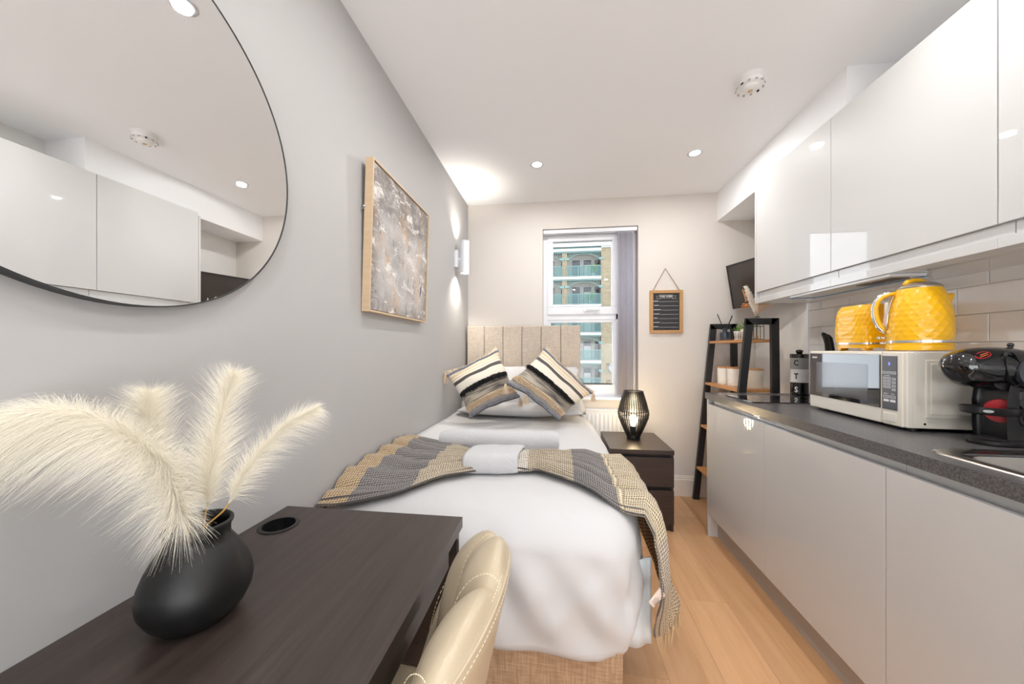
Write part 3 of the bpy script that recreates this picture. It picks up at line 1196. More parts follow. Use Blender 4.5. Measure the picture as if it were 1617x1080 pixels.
bm, _ = faceted(kout, 20, 40, 0.0016)
ob('body', bm, 'yellow', kt, local=True)
bm = bmesh.new()
lathe(bm, [(0.056, 0.2185), (0.057, 0.223), (0.053, 0.228), (0.040, 0.237), (0.020, 0.242), (0.0001, 0.243)], 40)
mat('kettle_lid', srgb(170, 160, 148), 0.3, metal=0.6)
ob('lid', bm, 'kettle_lid', kt, local=True, auto=50)
bm = bmesh.new()
pts = [(-0.046, 0.0, 0.233), (-0.036, 0, 0.244), (-0.018, 0, 0.249), (0.0, 0, 0.249), (0.014, 0, 0.246), (0.022, 0, 0.239)]
tube(bm, pts, [0.006, 0.008, 0.008, 0.008, 0.007, 0.005], 10)
bmesh.ops.rotate(bm, verts=bm.verts, matrix=Matrix.Rotation(0.0, 3, 'Z'))
ob('lid_handle', bm, 'yellow', kt, local=True, smooth=True)
bm = bmesh.new()
lathe(bm, [(0.079, 0.027), (0.0815, 0.028), (0.0815, 0.036), (0.079, 0.037)], 48)
ob('chrome_band', bm, 'chrome', kt, local=True, auto=40)
bm = bmesh.new()
lathe(bm, [(0.078, 0.001), (0.082, 0.003), (0.082, 0.016), (0.080, 0.018), (0.080, 0.020), (0.081, 0.022), (0.081, 0.027)], 48)
ob('base', bm, 'yellow', kt, local=True, auto=40)
# handle towards image-left
hdir = Vector((-0.86, 0.50, 0)).normalized()
hs = Vector((-hdir.y, hdir.x, 0))


def kp(r, z, s=0.0):
    return hdir * r + hs * s + Vector((0, 0, z))


def strap(pts, wd, th):
    bm = bmesh.new()
    rings = []
    for i, (r, z) in enumerate(pts):
        a = pts[max(0, i - 1)]
        b = pts[min(len(pts) - 1, i + 1)]
        tx, tz = b[0] - a[0], b[1] - a[1]
        L = math.hypot(tx, tz)
        nx, nz = -tz / L, tx / L
        ring = []
        for k in range(12):
            an = 2 * PI * k / 12
            ring.append(bm.verts.new(kp(r + nx * th * math.cos(an), z + nz * th * math.cos(an), wd * math.sin(an))))
        rings.append(ring)
    for a, b in zip(rings, rings[1:]):
        for k in range(12):
            bm.faces.new((a[k], a[(k + 1) % 12], b[(k + 1) % 12], b[k]))
    bm.faces.new(rings[0][::-1])
    bm.faces.new(rings[-1])
    return bm


hp = [(0.054, 0.208), (0.072, 0.207), (0.089, 0.199), (0.102, 0.183), (0.108, 0.160), (0.108, 0.135), (0.104, 0.112), (0.097, 0.093), (0.088, 0.080), (0.076, 0.068)]
ob('handle', strap(hp, 0.0125, 0.0085), 'yellow', kt, local=True, smooth=True)
hp2 = [(r + 0.006 * (1 if i > 0 else 0), z + (0.004 if i < 3 else -0.003 if i > 6 else 0)) for i, (r, z) in enumerate(hp)]
ob('handle_trim', strap(hp2, 0.0105, 0.0065), 'chrome', kt, local=True, smooth=True, label='chrome outer edge of the handle')
bm = bmesh.new()
box(bm, -0.008, 0.008, -0.004, 0.006, -0.045, 0.045, bev=0.0035, seg=3)
bmesh.ops.rotate(bm, verts=bm.verts, matrix=Matrix.Rotation(math.atan2(hdir.y, hdir.x) - PI / 2, 3, 'Z'))
bmesh.ops.translate(bm, verts=bm.verts, vec=kp(0.0785, 0.132))
ob('water_window', bm, 'white_tin', kt, local=True)
bm = bmesh.new()
pts = [kp(0.063, 0.200, 0.02), kp(0.072, 0.175, 0.021), kp(0.079, 0.14, 0.022), kp(0.082, 0.1, 0.022), kp(0.0825, 0.078, 0.018), kp(0.0835, 0.070, 0.0),
       kp(0.0825, 0.078, -0.018), kp(0.082, 0.1, -0.022), kp(0.079, 0.14, -0.022), kp(0.072, 0.175, -0.021), kp(0.063, 0.200, -0.02)]
tube(bm, pts, 0.0022, 8)
ob('window_trim', bm, 'chrome', kt, local=True, smooth=True)
bm = bmesh.new()
cyl(bm, kp(0.078, 0.048), kp(0.094, 0.047), 0.004, 10)
sphere(bm, kp(0.099, 0.047), 0.007, 12, (1, 1, 0.8))
ob('switch', bm, 'chrome', kt, local=True, smooth=True)
bm = bmesh.new()
pts = [(0.050, 0, 0.205), (0.066, 0, 0.2), (0.073, 0, 0.206)]
for p in (kp(-0.062, 0.176),):
    pass
tube(bm, [kp(-0.060, 0.178), kp(-0.070, 0.186), kp(-0.078, 0.196)], [0.020, 0.013, 0.004], 10)
ob('spout', bm, 'yellow', kt, local=True, smooth=True)

# toaster: long axis along x, sits on the microwave behind the kettle
TX0, TX1, TY0, TY1 = 1.220, 1.505, 1.568, 1.745
tcx, tcy = (TX0 + TX1) / 2, (TY0 + TY1) / 2
to = thing('toaster', 'yellow diamond-patterned toaster behind the kettle on the microwave', 'toaster', (tcx, tcy, KZ))
ta, tb = (TX1 - TX0) / 2, (TY1 - TY0) / 2


def tout(th, s):
    e = 0.42
    k = lerp_tab([(0, 1.0), (0.3, 1.02), (0.75, 0.99), (0.92, 0.94), (1, 0.88)], s)
    c, sn = math.cos(th), math.sin(th)
    x = ta * k * math.copysign(abs(c) ** e, c)
    y = tb * k * math.copysign(abs(sn) ** e, sn)
    L = math.hypot(c, sn)
    return (x, y, 0.032 + 0.156 * s), (c / L, sn / L)


bm, R_ = faceted(tout, 16, 56, 0.0015)
bm.faces.new(R_[-1])
ob('body', bm, 'yellow', to, local=True)


def tring(k, z0, z1, n=48):
    bm = bmesh.new()
    loops = []
    for z in (z0, z1):
        lp = []
        for j in range(n):
            th = 2 * PI * j / n
            c, sn = math.cos(th), math.sin(th)
            lp.append(bm.verts.new((ta * k * math.copysign(abs(c) ** .42, c), tb * k * math.copysign(abs(sn) ** .42, sn), z)))
        loops.append(lp)
    for j in range(n):
        bm.faces.new((loops[0][j], loops[0][(j + 1) % n], loops[1][(j + 1) % n], loops[1][j]))
    bm.faces.new(loops[0][::-1])
    bm.faces.new(loops[1])
    return bm


ob('chrome_band', tring(1.01, 0.026, 0.0325), 'chrome', to, local=True, auto=40)
ob('base', tring(0.985, 0.010, 0.026), 'yellow', to, local=True, auto=40)
for sx in (-0.11, -0.02, 0.11):
    for sy in (-0.06, 0.06):
        ob('foot', B(sx - 0.015, sx + 0.015, sy - 0.01, sy + 0.01, 0.0, 0.012, bev=0.002), 'yellow', to, local=True)
for sy in (-0.03, 0.03):
    ob('slot', B(-0.1, 0.1, sy - 0.012, sy + 0.012, 0.1875, 0.189), 'dark_hole', to, local=True)
ob('top_plate', B(-0.118, 0.118, -0.066, 0.066, 0.1877, 0.1882), 'chrome', to, local=True)

# ---------------------------------------------------------------- microwave
mwA = math.atan2(0.035, 0.413) * 0.55
MX0, MX1, MY0, MY1 = 1.172, 1.515, 1.318, 1.800
MZ0, MZ1 = 0.9185, 1.1735
mw = thing('microwave', 'cream microwave oven with dark glass door on the worktop', 'microwave', (1.17, 1.318, 0.906))
fx = 1.150   # front face


def mwob(name, bm, m, parent=None, **k):
    """built in unrotated world space then turned a little about the near front corner"""
    bmesh.ops.translate(bm, verts=bm.verts, vec=-Vector((1.17, 1.318, 0.906)))
    bmesh.ops.rotate(bm, verts=bm.verts, matrix=Matrix.Rotation(-mwA * 0.0, 3, 'Z'))
    return ob(name, bm, m, parent or mw, local=True, **k)


mw.rotation_euler = (0, 0, -0.055)
mwob('case', B(MX0, MX1, MY0, MY1, MZ0, MZ1, bev=0.004), 'microwave_cream')
# embossed side panel
bm = B(1.205, 1.47, MY0 - 0.0035, MY0 + 0.004, MZ0 + 0.035, MZ1 - 0.028, bev=0.003)
mwob('side_panel', bm, 'microwave_cream')
bm = B(1.217, 1.458, MY0 - 0.0055, MY0 + 0.004, MZ0 + 0.047, MZ1 - 0.040, bev=0.002)
mwob('side_panel', bm, 'microwave_cream')
YS = 1.412      # split between door and controls
mwob('door', B(fx, MX0, YS + 0.0015, MY1 + 0.004, MZ0 - 0.002, MZ1 - 0.001, bev=0.008, seg=3), 'microwave_cream')
dg = mwob('door_glass', B(fx - 0.0015, fx + 0.004, YS + 0.004, MY1 - 0.001, MZ0 + 0.052, MZ1 - 0.012, bev=0.001), 'mw_dark')
mat('mw_mesh', srgb(60, 60, 64), 0.12, coat=0.6)
mwob('window_screen', B(fx - 0.0019, fx + 0.002, 1.47, 1.755, MZ0 + 0.068, MZ1 - 0.05, bev=0.0005), 'mw_mesh')
mwob('control_fascia', B(fx, MX0, MY0 + 0.012, YS - 0.0015, MZ0 - 0.002, MZ1 - 0.001, bev=0.008, seg=3), 'microwave_cream')
mwob('corner_moulding', B(fx + 0.004, MX0 + 0.002, MY0 - 0.001, MY0 + 0.018, MZ0, MZ1 - 0.002, bev=0.005, seg=3), 'microwave_cream')
pn = mwob('control_panel', B(fx - 0.0022, fx + 0.004, MY0 + 0.030, YS - 0.006, MZ0 + 0.052, MZ1 - 0.016, bev=0.0008), 'mw_panel')
mwob('open_button', B(fx - 0.0022, fx + 0.004, MY0 + 0.034, YS - 0.008, MZ0 + 0.010, MZ0 + 0.040, bev=0.002), 'microwave_cream')
for dx, dy in ((0.02, 0.03), (0.02, 0.44), (0.29, 0.03), (0.29, 0.44)):
    bm = bmesh.new()
    cyl(bm, (MX0 + dx, MY0 + dy, 0.9062), (MX0 + dx, MY0 + dy, MZ0 + 0.002), 0.012, 16)
    mwob('foot', bm, 'black_plastic')
bm = bmesh.new()
cyl(bm, (1.202, MY0 - 0.002, 0.934), (1.202, MY0 + 0.002, 0.934), 0.0035, 12)
mwob('screw', bm, 'chrome')


def key(y, z, w_, h_, m='mw_print', frame=True):
    x1 = fx - 0.0023
    if frame:
        bm = bmesh.new()
        t_ = 0.0012
        box(bm, x1 - 0.0004, x1 + 0.001, y - w_ / 2, y + w_ / 2, z + h_ / 2 - t_, z + h_ / 2)
        box(bm, x1 - 0.0004, x1 + 0.001, y - w_ / 2, y + w_ / 2, z - h_ / 2, z - h_ / 2 + t_)
        box(bm, x1 - 0.0004, x1 + 0.001, y - w_ / 2, y - w_ / 2 + t_, z - h_ / 2, z + h_ / 2)
        box(bm, x1 - 0.0004, x1 + 0.001, y + w_ / 2 - t_, y + w_ / 2, z - h_ / 2, z + h_ / 2)
        box(bm, x1 - 0.0004, x1 + 0.001, y - w_ / 4, y + w_ / 4, z - 0.0006, z + 0.0006)
    else:
        bm = B(x1 - 0.0006, x1 + 0.001, y - w_ / 2, y + w_ / 2, z - h_ / 2, z + h_ / 2, bev=0.0004, seg=1)
    mwob('key', bm, m, pn)


def mwtext(s, size, y, z, m, bold=0.0, x=None, par=None):
    par = par or mw
    o = text(s, size, (0, 0, 0), '-x', m, mw, bold=bold, depth=0.0003)
    o.data.transform(Matrix.Translation(Vector((1.17, 1.318, 0.906))))
    o.data.transform(Matrix.Translation(Vector(((fx - 0.0026 if x is None else x) - 1.17, y - 1.318, z - 0.906))))
    return o


yc = (MY0 + 0.030 + YS - 0.006) / 2
for dy in (0.019, 0, -0.019):
    key(yc + dy, 1.099, 0.015, 0.009)
for r in range(4):
    for dy in (0.0175, 0.001):
        key(yc + dy, 1.080 - r * 0.0105, 0.013, 0.008)
    key(yc - 0.018, 1.0775 - r * 0.012, 0.014, 0.008)
for r, y in enumerate((0.012, -0.014)):
    key(yc + y, 1.015, 0.021, 0.010)
    key(yc + y, 1.0015, 0.021, 0.008, frame=False)
mwtext('2', 0.013, yc, 1.130, 'led_blue', bold=0.0003)
mwtext('-  WEIGHT  +', 0.0042, yc + 0.013, 1.0255, 'mw_print')
mwtext('-  TIME  +', 0.0042, yc - 0.014, 1.0255, 'mw_print')
mwtext('AUTO MENU', 0.004, yc + 0.01, 1.0885, 'mw_print')
mwtext('SHARP', 0.011, 1.765, MZ1 - 0.030, 'mw_print', bold=0.0003, x=fx - 0.0018)

# ---------------------------------------------------------------- coffee machine
cm = thing('capsule_coffee_machine', 'glossy black rounded capsule coffee machine at the right edge', 'coffee machine', (1.30, 1.20, 0.906))


def P2(pts, y0, w_, par, name, m, bev=0.006, taper=1.0, seg=3, sm=True, label=None):
    """profile polygon in XZ extruded along y, bevelled"""
    bm = bmesh.new()
    f = [bm.verts.new((x, y0 - w_ / 2, z)) for x, z in pts]
    g = [bm.verts.new((x, y0 + w_ / 2, z)) for x, z in pts]
    bm.faces.new(f)
    bm.faces.new(g[::-1])
    n = len(pts)
    es = []
    for k in range(n):
        bm.faces.new((f[k], f[(k + 1) % n], g[(k + 1) % n], g[k]))
    bm.normal_update()
    es = [e for e in bm.edges if abs(e.verts[0].co.y - e.verts[1].co.y) < 1e-6]
    if bev:
        bmesh.ops.bevel(bm, geom=es, offset=bev, segments=seg, profile=0.6, affect='EDGES')
    return ob(name, bm, m, par, auto=35 if sm else None, label=label)


def smooth_loop(pts, n=3):
    for _ in range(n):
        q = []
        for i in range(len(pts)):
            a, b = pts[i], pts[(i + 1) % len(pts)]
            q.append((a[0] * .75 + b[0] * .25, a[1] * .75 + b[1] * .25))
            q.append((a[0] * .25 + b[0] * .75, a[1] * .25 + b[1] * .75))
        pts = q
    return pts


CY = 1.195


def blob(secs, name, m, par, n=28, e=0.85):
    """lofted ellipse sections: (cx, cz, rx?, ...) sections stacked along a path in XZ; each = (x, z, r_in_plane, r_y, angle)"""
    bm = bmesh.new()
    rings = []
    for (x, z, rp, ry, an) in secs:
        d = Vector((math.cos(an), 0, math.sin(an)))     # in-plane section direction
        ring = []
        for k in range(n):
            t = 2 * PI * k / n
            c, s = math.cos(t), math.sin(t)
            ring.append(bm.verts.new(Vector((x, CY, z)) + d * rp * math.copysign(abs(c) ** e, c) + Vector((0, ry * math.copysign(abs(s) ** e, s), 0))))
        rings.append(ring)
    for a, b in zip(rings, rings[1:]):
        for k in range(n):
            bm.faces.new((a[k], a[(k + 1) % n], b[(k + 1) % n], b[k]))
    bm.faces.new(rings[0][::-1])
    bm.faces.new(rings[-1])
    return ob(name, bm, m, par, smooth=True)


# arching head: from nose (front-left) over to the rear and down
D90 = math.radians(90)
def dg(a):
    return math.radians(a)


secs = [(1.160, 1.112, 0.008, 0.008, dg(116)), (1.161, 1.112, 0.026, 0.022, dg(114)), (1.166, 1.115, 0.040, 0.036, dg(112)), (1.178, 1.119, 0.050, 0.046, dg(109)), (1.197, 1.125, 0.054, 0.051, dg(106)),
        (1.222, 1.129, 0.057, 0.054, dg(99)), (1.252, 1.132, 0.056, 0.056, dg(92)), (1.285, 1.132, 0.055, 0.058, dg(84)), (1.318, 1.125, 0.057, 0.059, dg(68)), (1.350, 1.106, 0.060, 0.059, dg(48)),
        (1.378, 1.074, 0.060, 0.059, dg(26)), (1.392, 1.03, 0.058, 0.058, dg(9)), (1.396, 0.97, 0.057, 0.057, 0), (1.396, 0.925, 0.060, 0.06, 0), (1.396, 0.909, 0.060, 0.06, 0)]
head = blob(secs, 'head', 'black_gloss', cm)
# side roundel panels
bm = bmesh.new()


def roundel(cx, cz, rx, rz, y, th, an=0, n=40, hollow=0.0):
    bm = bmesh.new()
    ca, sa = math.cos(an), math.sin(an)

    def pt(k, s, yy):
        a = 2 * PI * k / n
        u, v = rx * s * math.cos(a), rz * s * math.sin(a)
        return (cx + u * ca - v * sa, yy, cz + u * sa + v * ca)
    A = [bm.verts.new(pt(k, 1, y + th)) for k in range(n)]
    C = [bm.verts.new(pt(k, 0.96, y)) for k in range(n)]
    for k in range(n):
        bm.faces.new((A[k], A[(k + 1) % n], C[(k + 1) % n], C[k]))
    if hollow:
        D_ = [bm.verts.new(pt(k, hollow, y)) for k in range(n)]
        for k in range(n):
            bm.faces.new((C[k], C[(k + 1) % n], D_[(k + 1) % n], D_[k]))
    else:
        bm.faces.new(C)
    return bm


mat('panel_grey', srgb(58, 60, 66), 0.25, coat=0.4)
ob('side_disc', roundel(1.305, 1.112, 0.038, 0.046, CY - 0.0605, 0.012, 0.55), 'panel_grey', cm)
ob('side_seam', roundel(1.258, 1.126, 0.018, 0.050, CY - 0.0572, 0.008, 0.2, hollow=0.93), 'black_plastic', cm)
# logo: red ringed oval on the nose
lg_ = roundel(0, 0, 0.019, 0.0105, -0.0012, 0.001, 0, hollow=0.86)
Rn = Matrix.Rotation(math.radians(-22), 3, 'Y') @ Matrix.Rotation(math.radians(-42), 3, 'X')
bmesh.ops.rotate(lg_, verts=lg_.verts, matrix=Rn)
bmesh.ops.translate(lg_, verts=lg_.verts, vec=(1.200, CY - 0.0400, 1.1640))
ob('logo_ring', lg_, 'red', cm)
mat('logo_orange', srgb(196, 92, 50), 0.4)
for k, (a, b) in enumerate(((0.015, 0.002), (0.011, 0.002))):
    bm = B(-a, a, -0.0012, 0.0, -0.001 + k * -0.005 + 0.002, 0.001 + k * -0.005 + 0.002)
    bmesh.ops.rotate(bm, verts=bm.verts, matrix=Rn)
    bmesh.ops.translate(bm, verts=bm.verts, vec=(1.200, CY - 0.0400, 1.1640))
    ob('logo_line', bm, 'logo_orange', cm)
bm = bmesh.new()
sphere(bm, (1.300, CY - 0.01, 1.193), 0.007, 12)
cyl(bm, (1.300, CY - 0.01, 1.17), (1.300, CY - 0.01, 1.195), 0.005)
ob('lever', bm, 'black_plastic', cm, smooth=True)
# underside nozzle, column, tank
P2(smooth_loop([(1.235, 1.090), (1.245, 1.072), (1.30, 1.062), (1.335, 1.075), (1.32, 1.10), (1.24, 1.105)], 2), CY, 0.070, cm, 'brew_head', 'black_plastic')
P2(smooth_loop([(1.276, 1.095), (1.276, 0.915), (1.29, 0.909), (1.36, 0.909), (1.375, 0.95), (1.345, 1.095)], 2), CY, 0.084, cm, 'column', 'black_plastic', bev=0.02, seg=4)
bm = bmesh.new()
lathe(bm, [(0.032, 0), (0.036, 0.01), (0.036, 0.095), (0.034, 0.10)], 32, (1.318, CY - 0.026, 0.965))
ob('water_tank', bm, 'black_gloss', cm, smooth=False, auto=40)
bm = roundel(0, 0, 0.032, 0.034, -0.003, 0.006, 0)
bmesh.ops.rotate(bm, verts=bm.verts, matrix=Matrix.Rotation(math.radians(-48), 3, 'Z'))
bmesh.ops.translate(bm, verts=bm.verts, vec=(1.268, CY - 0.018, 1.003))
ob('red_dial', bm, 'red', cm, label='flat red disc behind the cup tray')
# elongated cup tray
bm = bmesh.new()
loops = []
for k_, z in ((0.86, 0.994), (0.97, 0.999), (1.0, 1.016), (0.97, 1.0165), (0.93, 1.008)):
    lp = []
    for j in range(40):
        a = 2 * PI * j / 40
        lp.append(bm.verts.new((1.232 + 0.070 * k_ * math.cos(a), CY - 0.030 + 0.040 * k_ * math.sin(a) * (1 - 0.25 * math.cos(a)), z - 0.004 * math.cos(a))))
    loops.append(lp)
for a, b in zip(loops, loops[1:]):
    for k in range(40):
        bm.faces.new((a[k], a[(k + 1) % 40], b[(k + 1) % 40], b[k]))
bm.faces.new(loops[0][::-1])
bm.faces.new(loops[-1])
ob('cup_tray', bm, 'black_plastic', cm, auto=45)
bm = roundel(0, 0, 0.010, 0.0042, -0.0006, 0.0006, 0)
Rt = Matrix.Rotation(math.radians(-32), 3, 'Z')
bmesh.ops.rotate(bm, verts=bm.verts, matrix=Rt)
bmesh.ops.translate(bm, verts=bm.verts, vec=(1.187, CY - 0.0655, 1.0085))
ob('badge', bm, 'grey_tin', cm)
Rb = Rt @ Matrix(((1, 0, 0), (0, 0, -1), (0, 1, 0)))
text('DeLonghi', 0.0042, (1.1865, CY - 0.0666, 1.0085), Rb, 'mw_print', cm, depth=0.0002)
bm = bmesh.new()
lathe(bm, [(0.062, 0.0), (0.066, 0.003), (0.066, 0.012), (0.060, 0.016), (0.0001, 0.016)], 40)
bmesh.ops.scale(bm, verts=bm.verts, vec=(1.0, 0.72, 1))
bmesh.ops.translate(bm, verts=bm.verts, vec=(1.272, CY - 0.006, 0.9065))
ob('base_disc', bm, 'black_plastic', cm, auto=40)
mat('drip_grid', srgb(70, 70, 74), 0.35, metal=0.5)
bm = bmesh.new()
lathe(bm, [(0.050, 0.0235), (0.050, 0.0245), (0.0001, 0.0245)], 32)
bmesh.ops.scale(bm, verts=bm.verts, vec=(1.0, 0.72, 1))
bmesh.ops.translate(bm, verts=bm.verts, vec=(1.266, CY - 0.006, 0.8985))
ob('drip_plate', bm, 'drip_grid', cm)

# ---------------------------------------------------------------- letter tins and knife block
tins = [('S', 'black_gloss', 'white_tin', 'black round storage tin lettered S, bottom of the stack'),
        ('T', 'white_tin', 'print_black', 'white round storage tin lettered T, middle of the stack'),
        ('C', 'grey_tin', 'print_black', 'grey round storage tin lettered C with a black lid, top of the stack')]
tx, ty = 1.430, 2.278
for k, (ch, mm, tm, lab) in enumerate(tins):
    z0 = 0.906 + k * 0.0785
    t = thing('storage_tin', lab, 'tin', (tx, ty, z0), group='stacked round letter tins')
    bm = bmesh.new()
    lathe(bm, [(0.042, 0), (0.0435, 0.001), (0.0435, 0.077), (0.042, 0.078)], 40)
    ob('body', bm, mm, t, local=True, auto=40)
    # letter on the side facing the camera
    dirv = Vector((-tx, -ty, 0)).normalized()
    rt = Vector((-dirv.y, dirv.x, 0))
    dv = (dirv * math.cos(0.35) - rt * math.sin(0.35)).normalized()
    rv = Vector((-dv.y, dv.x, 0))
    Rm = Matrix((rv, Vector((0, 0, 1)), dv)).transposed()
    text(ch, 0.045, Vector((tx, ty, z0 + 0.036)) + dv * 0.0438, Rm, tm, t, bold=0.0012, depth=0.0005, sx=0.75)
    if ch == 'C':
        bm = bmesh.new()
        lathe(bm, [(0.045, 0.066), (0.045, 0.088), (0.043, 0.090), (0.0001, 0.090)], 40)
        ld = ob('lid', bm, 'black_gloss', t, local=True, auto=40)
        bm = bmesh.new()
        lathe(bm, [(0.012, 0.09), (0.016, 0.098), (0.019, 0.106), (0.014, 0.113), (0.0001, 0.115)], 20)
        ob('knob', bm, 'black_gloss', ld, local=True, smooth=True)

kb = thing('knife_block', 'black knife block with handles sticking up behind the microwave', 'knife block', (1.44, 2.02, 0.906))
bm = B(-0.05, 0.05, -0.06, 0.06, 0.0, 0.20, bev=0.006)
ob('block', bm, 'black_plastic', kb, local=True)
hpts = [(-0.046, -0.012), (-0.028, 0.010), (0.002, 0.028), (0.026, -0.005)]
for k, (hx, hy) in enumerate(hpts):
    bm = bmesh.new()
    rings = []
    for (zz, rr, ox) in ((0.195, 0.009, 0.006), (0.22, 0.012, 0.004), (0.26, 0.013, 0.002), (0.30, 0.012, -0.002), (0.335, 0.013, -0.010), (0.352, 0.011, -0.020)):
        rings.append([bm.verts.new((hx + ox + rr * math.cos(2 * PI * j / 12) * 0.95, hy + 0.75 * rr * math.sin(2 * PI * j / 12), zz + (0.008 if k % 2 else 0) + 0.35 * rr * math.cos(2 * PI * j / 12) * (-1 if zz > .34 else 0))) for j in range(12)])
    for a, b in zip(rings, rings[1:]):
        for j in range(12):
            bm.faces.new((a[j], a[(j + 1) % 12], b[(j + 1) % 12], b[j]))
    bm.faces.new(rings[-1])
    ob('knife_handle', bm, 'vase_black', kb, local=True, smooth=True)

# ---------------------------------------------------------------- ladder shelf
ls = thing('ladder_shelf', 'black metal ladder shelf with four wooden shelves in the corner', 'shelf unit', (1.25, 2.65, 0))


def front_x(z):
    return 1.064 + (1.196 - 1.064) * z / 1.377


BW = 0.044


def end_frame(y0, y1):
    bm = bmesh.new()

    def quad(pts):
        a = [bm.verts.new((x, y0, z)) for x, z in pts]
        b = [bm.verts.new((x, y1, z)) for x, z in pts]
        bm.faces.new(a)
        bm.faces.new(b[::-1])
        for k in range(len(pts)):
            bm.faces.new((a[k], a[(k + 1) % len(pts)], b[(k + 1) % len(pts)], b[k]))
    zt = 1.377
    quad([(front_x(0), 0), (front_x(0) + BW, 0), (front_x(zt - 0.04) + BW, zt - 0.04), (front_x(zt), zt), ])
    f1 = ob('leg', bm, 'black_metal', ls)
    bm = bmesh.new()
    quad([(1.356, 0), (1.400, 0), (1.386, zt), (1.342, zt)])
    ob('leg', bm, 'black_metal', ls)
    bm = bmesh.new()
    quad([(front_x(zt - 0.04) + 0.0, zt - 0.04), (1.35, zt - 0.04), (1.386, zt), (front_x(zt), zt)])
    ob('top_bar', bm, 'black_metal', ls)


end_frame(2.905, 2.930)
end_frame(2.392, 2.417)
for zz in (0.262, 0.592, 0.922, 1.243):
    o = ob('shelf', B(front_x(zz) - 0.002, 1.385, 2.418, 2.904, zz - 0.018, zz, bev=0.002), 'shelf_wood', ls)

# items on the top shelf
SZ = 1.2432
df = thing('reed_diffuser', 'dark bottle reed diffuser with black sticks on the top shelf', 'diffuser', (1.264, 2.832, SZ))
bm = bmesh.new()
lathe(bm, [(0.030, 0), (0.034, 0.003), (0.034, 0.055), (0.030, 0.066), (0.014, 0.072), (0.013, 0.082), (0.017, 0.083), (0.017, 0.096), (0.010, 0.097)], 28)
ob('bottle', bm, 'blue_bottle', df, local=True, auto=40)
for k, (dx, dy) in enumerate(((-0.055, 0.0), (-0.048, 0.01), (-0.058, -0.01), (0.050, 0.0), (0.058, 0.012))):
    bm = bmesh.new()
    cyl(bm, (0, 0, 0.06), (dx, dy, 0.205 - 0.004 * k), 0.0022, 6)
    ob('stick', bm, 'print_black', df, local=True)
bm = thing('slate_coaster', 'small dark round tray in front of the pots on the top shelf', 'tray', (1.252, 2.750, SZ))
b2 = bmesh.new()
lathe(b2, [(0.040, 0), (0.042, 0.004), (0.042, 0.012), (0.038, 0.014), (0.0001, 0.012)], 28)
ob('plate', b2, 'stone_dark', bm, local=True, auto=40)


def succulent(x, y, hgt, r, label, chev, spread):
    t = thing('potted_succulent', label, 'plant', (x, y, SZ), group='small succulents on the top shelf')
    bm = bmesh.new()
    lathe(bm, [(r * 0.82, 0), (r * 0.85, 0.002), (r, hgt), (r * 0.9, hgt), (r * 0.88, hgt - 0.008), (0.0001, hgt - 0.008)], 28)
    pot = ob('pot', bm, 'ceramic_white', t, local=True, auto=40)
    bm = bmesh.new()
    nst = 12
    for k in range(nst):
        a = 2 * PI * k / nst
        for q in range(4 if chev else 1):
            z0 = 0.012 + q * 0.012
            if chev:
                pts = [(-0.5, 0), (0, 0.007), (0.5, 0)]
            else:
                pts = [(0, 0), (0.25, 0.02), (0.0, 0.045), (-0.25, 0.02), (0, 0)]
            P = []
            for (u, v) in pts:
                aa = a + u * 2 * PI / nst
                rr = (r * 0.86 + (r * 0.14) * (z0 + v) / hgt) + 0.0006
                P.append((rr * math.cos(aa), rr * math.sin(aa), z0 + v))
            tube(bm, P, 0.0012, 4)
    ob('pattern', bm, 'print_black', pot, local=True)
    for k in range(18):
        a = k * 2.4
        L = spread * (0.7 + 0.3 * random.random())
        el = 0.35 + 1.0 * (k / 18)
        d = Vector((math.cos(a) * math.cos(el), math.sin(a) * math.cos(el), math.sin(el)))
        s = Vector((-math.sin(a), math.cos(a), 0))
        b3 = bmesh.new()
        base = Vector((0, 0, hgt - 0.008))
        for (f, wv) in ((0, 1),):
            p0 = base
            p1 = base + d * L * 0.45 + Vector((0, 0, 0.004))
            p2 = base + d * L
            up = d.cross(s) * 0.003
            v = [b3.verts.new(p0 - s * 0.003), b3.verts.new(p0 + s * 0.003), b3.verts.new(p1 + s * 0.006), b3.verts.new(p2), b3.verts.new(p1 - s * 0.006),
                 b3.verts.new(p1 - up)]
            b3.faces.new((v[0], v[1], v[2], v[3], v[4]))
            b3.faces.new((v[1], v[0], v[5]))
            b3.faces.new((v[2], v[1], v[5]))
            b3.faces.new((v[3], v[2], v[5]))
            b3.faces.new((v[4], v[3], v[5]))
            b3.faces.new((v[0], v[4], v[5]))
        ob('leaf', b3, 'leaf', t, local=True)


succulent(1.292, 2.690, 0.066, 0.032, 'small green succulent in a white pot with black diamonds beside the diffuser', False, 0.066)
succulent(1.301, 2.612, 0.076, 0.033, 'small green succulent in a white chevron pot beside the dried flowers', True, 0.088)

fv = thing('dried_flower_vase', 'glass tube vase in a black wire stand with dried flowers on the shelf', 'vase', (1.292, 2.462, SZ))
bm = bmesh.new()
c6 = [(0.045 * math.cos(PI / 4 + k * PI / 2), 0.030 * math.sin(PI / 4 + k * PI / 2)) for k in range(4)]
top = [(0.014 * math.cos(PI / 4 + k * PI / 2), 0.012 * math.sin(PI / 4 + k * PI / 2)) for k in range(4)]
for k in range(4):
    a, b, tq = c6[k], c6[(k + 1) % 4], top[k]
    cyl(bm, (*a, 0.002), (*a, 0.085), 0.0018, 6)
    cyl(bm, (*a, 0.002), (*b, 0.002), 0.0018, 6)
    cyl(bm, (*a, 0.085), (*b, 0.085), 0.0018, 6)
    cyl(bm, (*a, 0.085), (*tq, 0.150), 0.0018, 6)
    cyl(bm, (*tq, 0.150), (*top[(k + 1) % 4], 0.150), 0.0022, 6)
ob('wire_stand', bm, 'black_metal', fv, local=True)
bm = bmesh.new()
